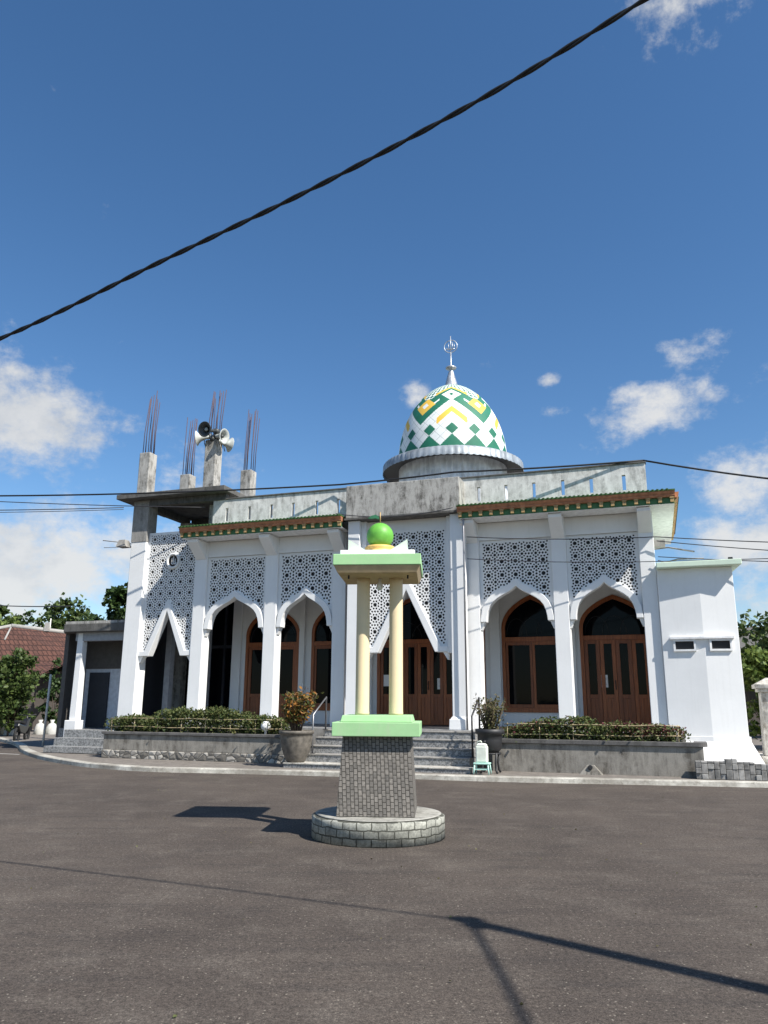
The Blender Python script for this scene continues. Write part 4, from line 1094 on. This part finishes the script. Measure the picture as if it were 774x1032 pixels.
cable(sag((-26, 40, 7.2), W(-14.3, .6, 4.6), .3), .018, 'cable_grey', 'low wire crossing before the trees to the porch roof')
BR = W(4.05, -.12, 5.62)
cable(sag(W(-.62, -.8, 5.78), BR, .06, 10) + sag(BR, W(22, -1.5, 5.0), .5)[1:], .012, 'cable_grey', 'dark wire crossing the right screens below the cornice')
cable(sag(W(4.05, -.1, 5.52), W(22, -1.5, 4.7), .64), .011, 'cable_grey', 'thin wire falling steeply to the right from the wall bracket')
BR2 = W(4.05, -.12, 5.0)
cable(sag(W(-.62, -.8, 5.2), BR2, .05, 10) + sag(BR2, W(22, -1.5, 4.65), .1)[1:], .010, 'cable_grey', 'thin wire crossing the right screens lowest of all')
cable(sag(W(4.05, -.1, 5.12), W(22, -1.5, 4.6), .45), .010, 'cable_grey', 'thin low wire just above the green edged wing roof')
b = MB(); b.tube([(3.97, .1, 5.35), (4.3, -.05, 5.35), (4.9, -.1, 5.2)], .02, 6); b.tube([(4.05, .05, 5.05), (4.2, .0, 4.98), (4.5, 0, 5.05), (5.1, 0, 5.04)], .018, 6); b.box(3.962, 4.25, .3, .5, 5.45, 5.62)
part(b, 'wire_bracket', 'grey_concrete')
b = MB(); pth = sag(W(-4.36, -.7, 6.7), W(-1.0, -.7, 6.62), .16)
cable(pth, .012, 'cable_grey', 'loose wire drooping under the blank concrete panel')

# ------------------------------------------------------------------ trees, shrubs, house
def tree(label, x, y, h, cr_, zc, mat, leaf, nclump, per, seed, name='tree', cat='tree', sq=1.0, trunk=.16, group='trees behind the mosque', crown_h=None, shape='round'):
    t_ = thing(name, label, cat, (x, y, 0), 0, group); rg = random.Random(seed)
    ch = crown_h or (h-zc)
    tr = MB(); tr.tube([(0, 0, -.1), (rg.uniform(-.1, .1), 0, zc*.6), (rg.uniform(-.2, .2), rg.uniform(-.2, .2), zc+ch*.45)], [trunk, trunk*.75, trunk*.3], 8)
    cw = MB()
    for i in range(nclump):
        for _ in range(20):
            px, py, pz = rg.uniform(-1, 1), rg.uniform(-1, 1), rg.uniform(-1, 1)
            rr = px*px+py*py+pz*pz
            if shape == 'cone':
                if math.hypot(px, py) < (1-pz)/2 + .05: break
            elif .12 < rr < 1: break
        c = Vector((px*cr_, py*cr_, zc+ch*.5+pz*ch*.5)); cs = cr_*rg.uniform(.16, .34)*(.6 if shape == 'cone' else 1)
        if i % 3 == 0: tr.tube([(0, 0, zc*.75+ch*.1*rg.random()), tuple(c*.5+Vector((0, 0, zc*.45))), tuple(c)], [trunk*.35, trunk*.22, .01], 5)
        for _ in range(per):
            d = Vector((rg.gauss(0, .5), rg.gauss(0, .5), rg.gauss(0, .42)))*cs
            cw.leaf(c+d, leaf*rg.uniform(.6, 1.4), rg, asp=.42, up=.9)
    cw.build('crown', mat, t_); tr.build('trunk', 'bark', t_)
    return t_
tree('bright green tree behind the tiled roof at the left edge', -30.2, 60, 8.2, 2.3, 3.0, 'leaf_bright', .34, 46, 70, 1)
tree('taller green tree with a narrow top behind the tiled roof', -32.0, 66, 9.9, 1.3, 3.0, 'leaf_mid', .34, 26, 60, 2)
tree('dark pointed conifer behind the ridge of the tiled house', -33.9, 74, 10.6, 1.7, 4.0, 'leaf_dark', .30, 60, 60, 3, 'conifer', 'tree', shape='cone')
tree('low rounded tree between the conifer and the porch roof', -27.5, 62, 6.3, 2.2, 2.0, 'leaf_mid', .34, 40, 60, 4)
tree('light green feathery tree rising above the porch roof', -20.6, 50, 7.9, 1.7, 3.2, 'leaf_mid', .28, 44, 60, 5)
tree('small tree with thin upright top beside the porch roof corner', -24.6, 58, 8.7, 1.3, 3.0, 'leaf_mid', .28, 22, 50, 6)
tree('dark leaved tree right beside the minaret column', -14.9, 45, 8.7, 1.05, 4.0, 'leaf_dark', .30, 50, 80, 7)
tree('dark green tree hiding low behind the porch roof', -17.6, 47, 6.3, 1.9, 3.0, 'leaf_dark', .30, 36, 60, 17)
tree('thin branched tree leaning over the dark roof at right', 16.9, 34, 5.5, 1.5, 3.0, 'leaf_mid', .26, 26, 26, 8)
tree('dense green tree at the right edge behind the boundary wall', 18.9, 36, 4.7, 1.8, 1.6, 'leaf_mid', .28, 46, 60, 9)
for i, (x, y, h, r_, mt, lab) in enumerate(((13.2, 27.5, 3.35, 1.0, 'leaf_bright', 'bright green grassy bush beside the white wing'), (15.0, 28.0, 3.1, 1.1, 'leaf_mid', 'mid green bush at the right edge above the boundary wall'), (13.6, 26.6, 2.6, .9, 'leaf_mid', 'dark lower bush just above the pillar cap'))):
    tree(lab, x, y, h, r_, .5, mt, .2, 44, 60, 40+i, 'bush', 'bush', trunk=.05, group='bushes right of the wing')
# dark roofed building at right
db = thing('dark_roofed_house', 'low house with dark weathered roof behind the bushes at right', 'house', (21, 41, 0), -R(12))
m_ = MB(); m_.box(-3.4, 5, -2.4, 3, 0, 3.4); m_.build('wall', 'house_wall', db)
m_ = MB(); m_.add([(-4.2, -3.2, 3.3), (6, -3.2, 3.3), (6, 4, 3.3), (-4.2, 4, 3.3), (-2.6, .3, 5.5), (5, .3, 5.9)], [(0, 1, 5, 4), (1, 2, 5), (2, 3, 4, 5), (3, 0, 4), (3, 2, 1, 0)]); m_.build('roof', 'dark_concrete', db)
# tiled house at left
hs_ = thing('tiled_house', 'old house with red clay tile roof behind the round shrubs', 'house', (-20.5, 43, 0), 0)
m_ = MB(); m_.box(-7, 4.0, -.5, 6, 0, 3.1); m_.build('wall', 'house_wall', hs_)
m_ = MB(); m_.add([(-8.5, -2.4, 3.35), (4.6, -1.2, 3.35), (4.6, 8, 3.35), (-8.5, 8, 3.35), (-.6, 1.2, 5.62), (2.6, 3.6, 5.35)], [(0, 1, 5, 4), (1, 2, 5), (2, 3, 4, 5), (3, 0, 4)])
rf = m_.build('roof', 'roof_tile', hs_)
m_ = MB(); m_.tube([(-.6, 1.2, 5.66), (2.6, 3.6, 5.39)], .13, 8); m_.tube([(-.6, 1.2, 5.66), (-8.3, -2.3, 3.45)], .10, 8); m_.tube([(2.6, 3.6, 5.39), (4.6, -1.1, 3.45)], .10, 8); m_.tube([(-.6, 1.2, 5.6), (-.4, .2, 4.8)], .06, 6)
m_.build('ridge_tile', 'pole_cement', rf)
m_ = MB(); m_.frustum(1.0, 2.2, 5.45, 5.95, .26, .2); m_.build('ridge_post', 'pole_cement', rf)
m_ = MB(); m_.add([(-8.5, -4.6, 2.75), (3.6, -4.2, 2.75), (4.0, -1.9, 3.5), (-8.5, -2.9, 3.5)], [(0, 1, 2, 3)]); m_.add([(-8.5, -4.6, 2.68), (3.6, -4.2, 2.68), (4.0, -1.9, 3.42), (-8.5, -2.9, 3.42)], [(3, 2, 1, 0)]); m_.build('porch_roof', 'roof_tile', hs_)
for x in (-6, -2, 1.0, 3.3):
    m_ = MB(); m_.box(x-.09, x+.09, -4.0, -3.8, 0, 2.72); m_.build('porch_post', 'house_wall', hs_)
m_ = MB(); m_.box(-8, 2.4, -3.9, -3.7, 0, .55); m_.build('porch_wall', 'house_white', hs_)
pl_ = MB(); pl_.tube([(0, 0, 0), (0, 0, 6.3)], .035, 6); tag(pl_.build('antenna_mast', 'house_white', loc=(-19.8, 46.3, 0)), 'thin pale mast standing behind the tiled roof', 'mast')
m_ = MB(); m_.tube([(0, 0, 0), (.02, 0, 2.45)], .04, 8); tag(m_.build('thin_post', 'house_white', loc=(-11.45, 27.2, 0)), 'thin light metal post just left of the porch', 'post')
tree('tall rounded dark glossy shrub before the tiled house', -15.8, 34, 3.75, .95, .3, 'leaf_mid', .17, 70, 70, 51, 'shrub', 'shrub', trunk=.06, group='shrubs before the tiled house')
tree('yellow green shrub at the left picture edge', -17.2, 35, 2.6, .75, .2, 'leaf_bright', .16, 40, 60, 52, 'shrub', 'shrub', trunk=.05, group='shrubs before the tiled house')
tree('narrow dark shrub under the roof eave near the porch', -16.0, 39, 3.5, .7, .5, 'leaf_dark', .17, 34, 60, 53, 'shrub', 'shrub', trunk=.05, group='shrubs before the tiled house')
m_ = MB(); m_.lathe([(.2, 0), (.3, .1), (.36, .4), (.33, .62), (.2, .7), (.22, .78), (0, .76)], n=20); tag(m_.build('clay_jar', 'pot_cream', loc=(-17.1, 35.6, 0)), 'cream clay jar beside the yellow green shrub', 'jar')
def sack(x, y, s, lab):
    m_ = MB(); m_.lathe([(.24*s, 0), (.3*s, .1*s), (.3*s, .45*s), (.2*s, .66*s), (.07*s, .74*s), (.12*s, .9*s), (0, .88*s)], n=16, wob=lambda j, r, z: 1+.1*sin(j*2.1+z*9))
    tag(m_.build('sack', 'sack_white', loc=(x, y, 0)), lab, 'sack', 'white sacks near the tiled house')
sack(-16.3, 35.2, .85, 'tied white sack next to the cream jar'); sack(-15.45, 36.2, .8, 'white sack in the shade behind the motorcycle, nearer the shrub'); sack(-15.0, 36.4, .8, 'white sack in the shade behind the motorcycle, nearer the porch')
mc = thing('motorcycle', 'black motorcycle parked in the shade before the tiled house', 'motorcycle', (-13.9, 31.0, 0), R(98))
for x in (-.62, .62):
    m_ = MB(); m_.tube([(x+.27*cos(a*PI/12), 0, .3+.27*sin(a*PI/12)) for a in range(24)], .05, 8, closed=True); wh = m_.build('wheel', 'rubber', mc)
    m_ = MB()
    for q in range(6): m_.tube([(x, 0, .3), (x+.25*cos(q*PI/3), 0, .3+.25*sin(q*PI/3))], .01, 5)
    m_.build('spoke', 'dark_metal', wh)
m_ = MB(); m_.prism_xz([(-.55, .42), (.1, .32), (.45, .5), (.55, .86), (.4, .9), (.15, .62), (-.3, .66), (-.75, .74), (-.8, .62)], -.1, .1); m_.build('body', 'black_paint', mc, bevel=.03)
m_ = MB(); m_.prism_xz([(-.75, .75), (-.1, .68), (.05, .74), (-.1, .8), (-.7, .84)], -.12, .12); m_.build('seat', 'rubber', mc, bevel=.03)
m_ = MB(); m_.tube([(.62, 0, .3), (.45, 0, .98)], .03, 6); m_.tube([(.42, -.34, 1.04), (.46, -.1, 1.0), (.46, .1, 1.0), (.42, .34, 1.04)], .016, 6); m_.build('handlebar', 'dark_metal', mc)
m_ = MB(); m_.lathe([(0, 0), (.08, .02), (.09, .08), (0, .1)], n=14); m_.xform(Matrix.Translation((.56, 0, .86)) @ Matrix.Rotation(PI/2, 4, 'Y')); m_.build('headlight', 'dark_glass', mc)

# dry leaves and grit on the road
rg = random.Random(77); m_ = MB()
for _ in range(420):
    x, y = rg.uniform(-9, 10), rg.uniform(2.2, 17)
    if (x-MXY[0])**2+(y-MXY[1])**2 < 1.0: continue
    m_.leaf((x, y, .012), rg.uniform(.012, .03), rg, asp=.45, up=3)
lt = m_.build('leaf_litter', 'leaf_dry'); tag(lt, 'tiny dry leaf bits scattered over the road', 'leaf litter', kind='stuff')
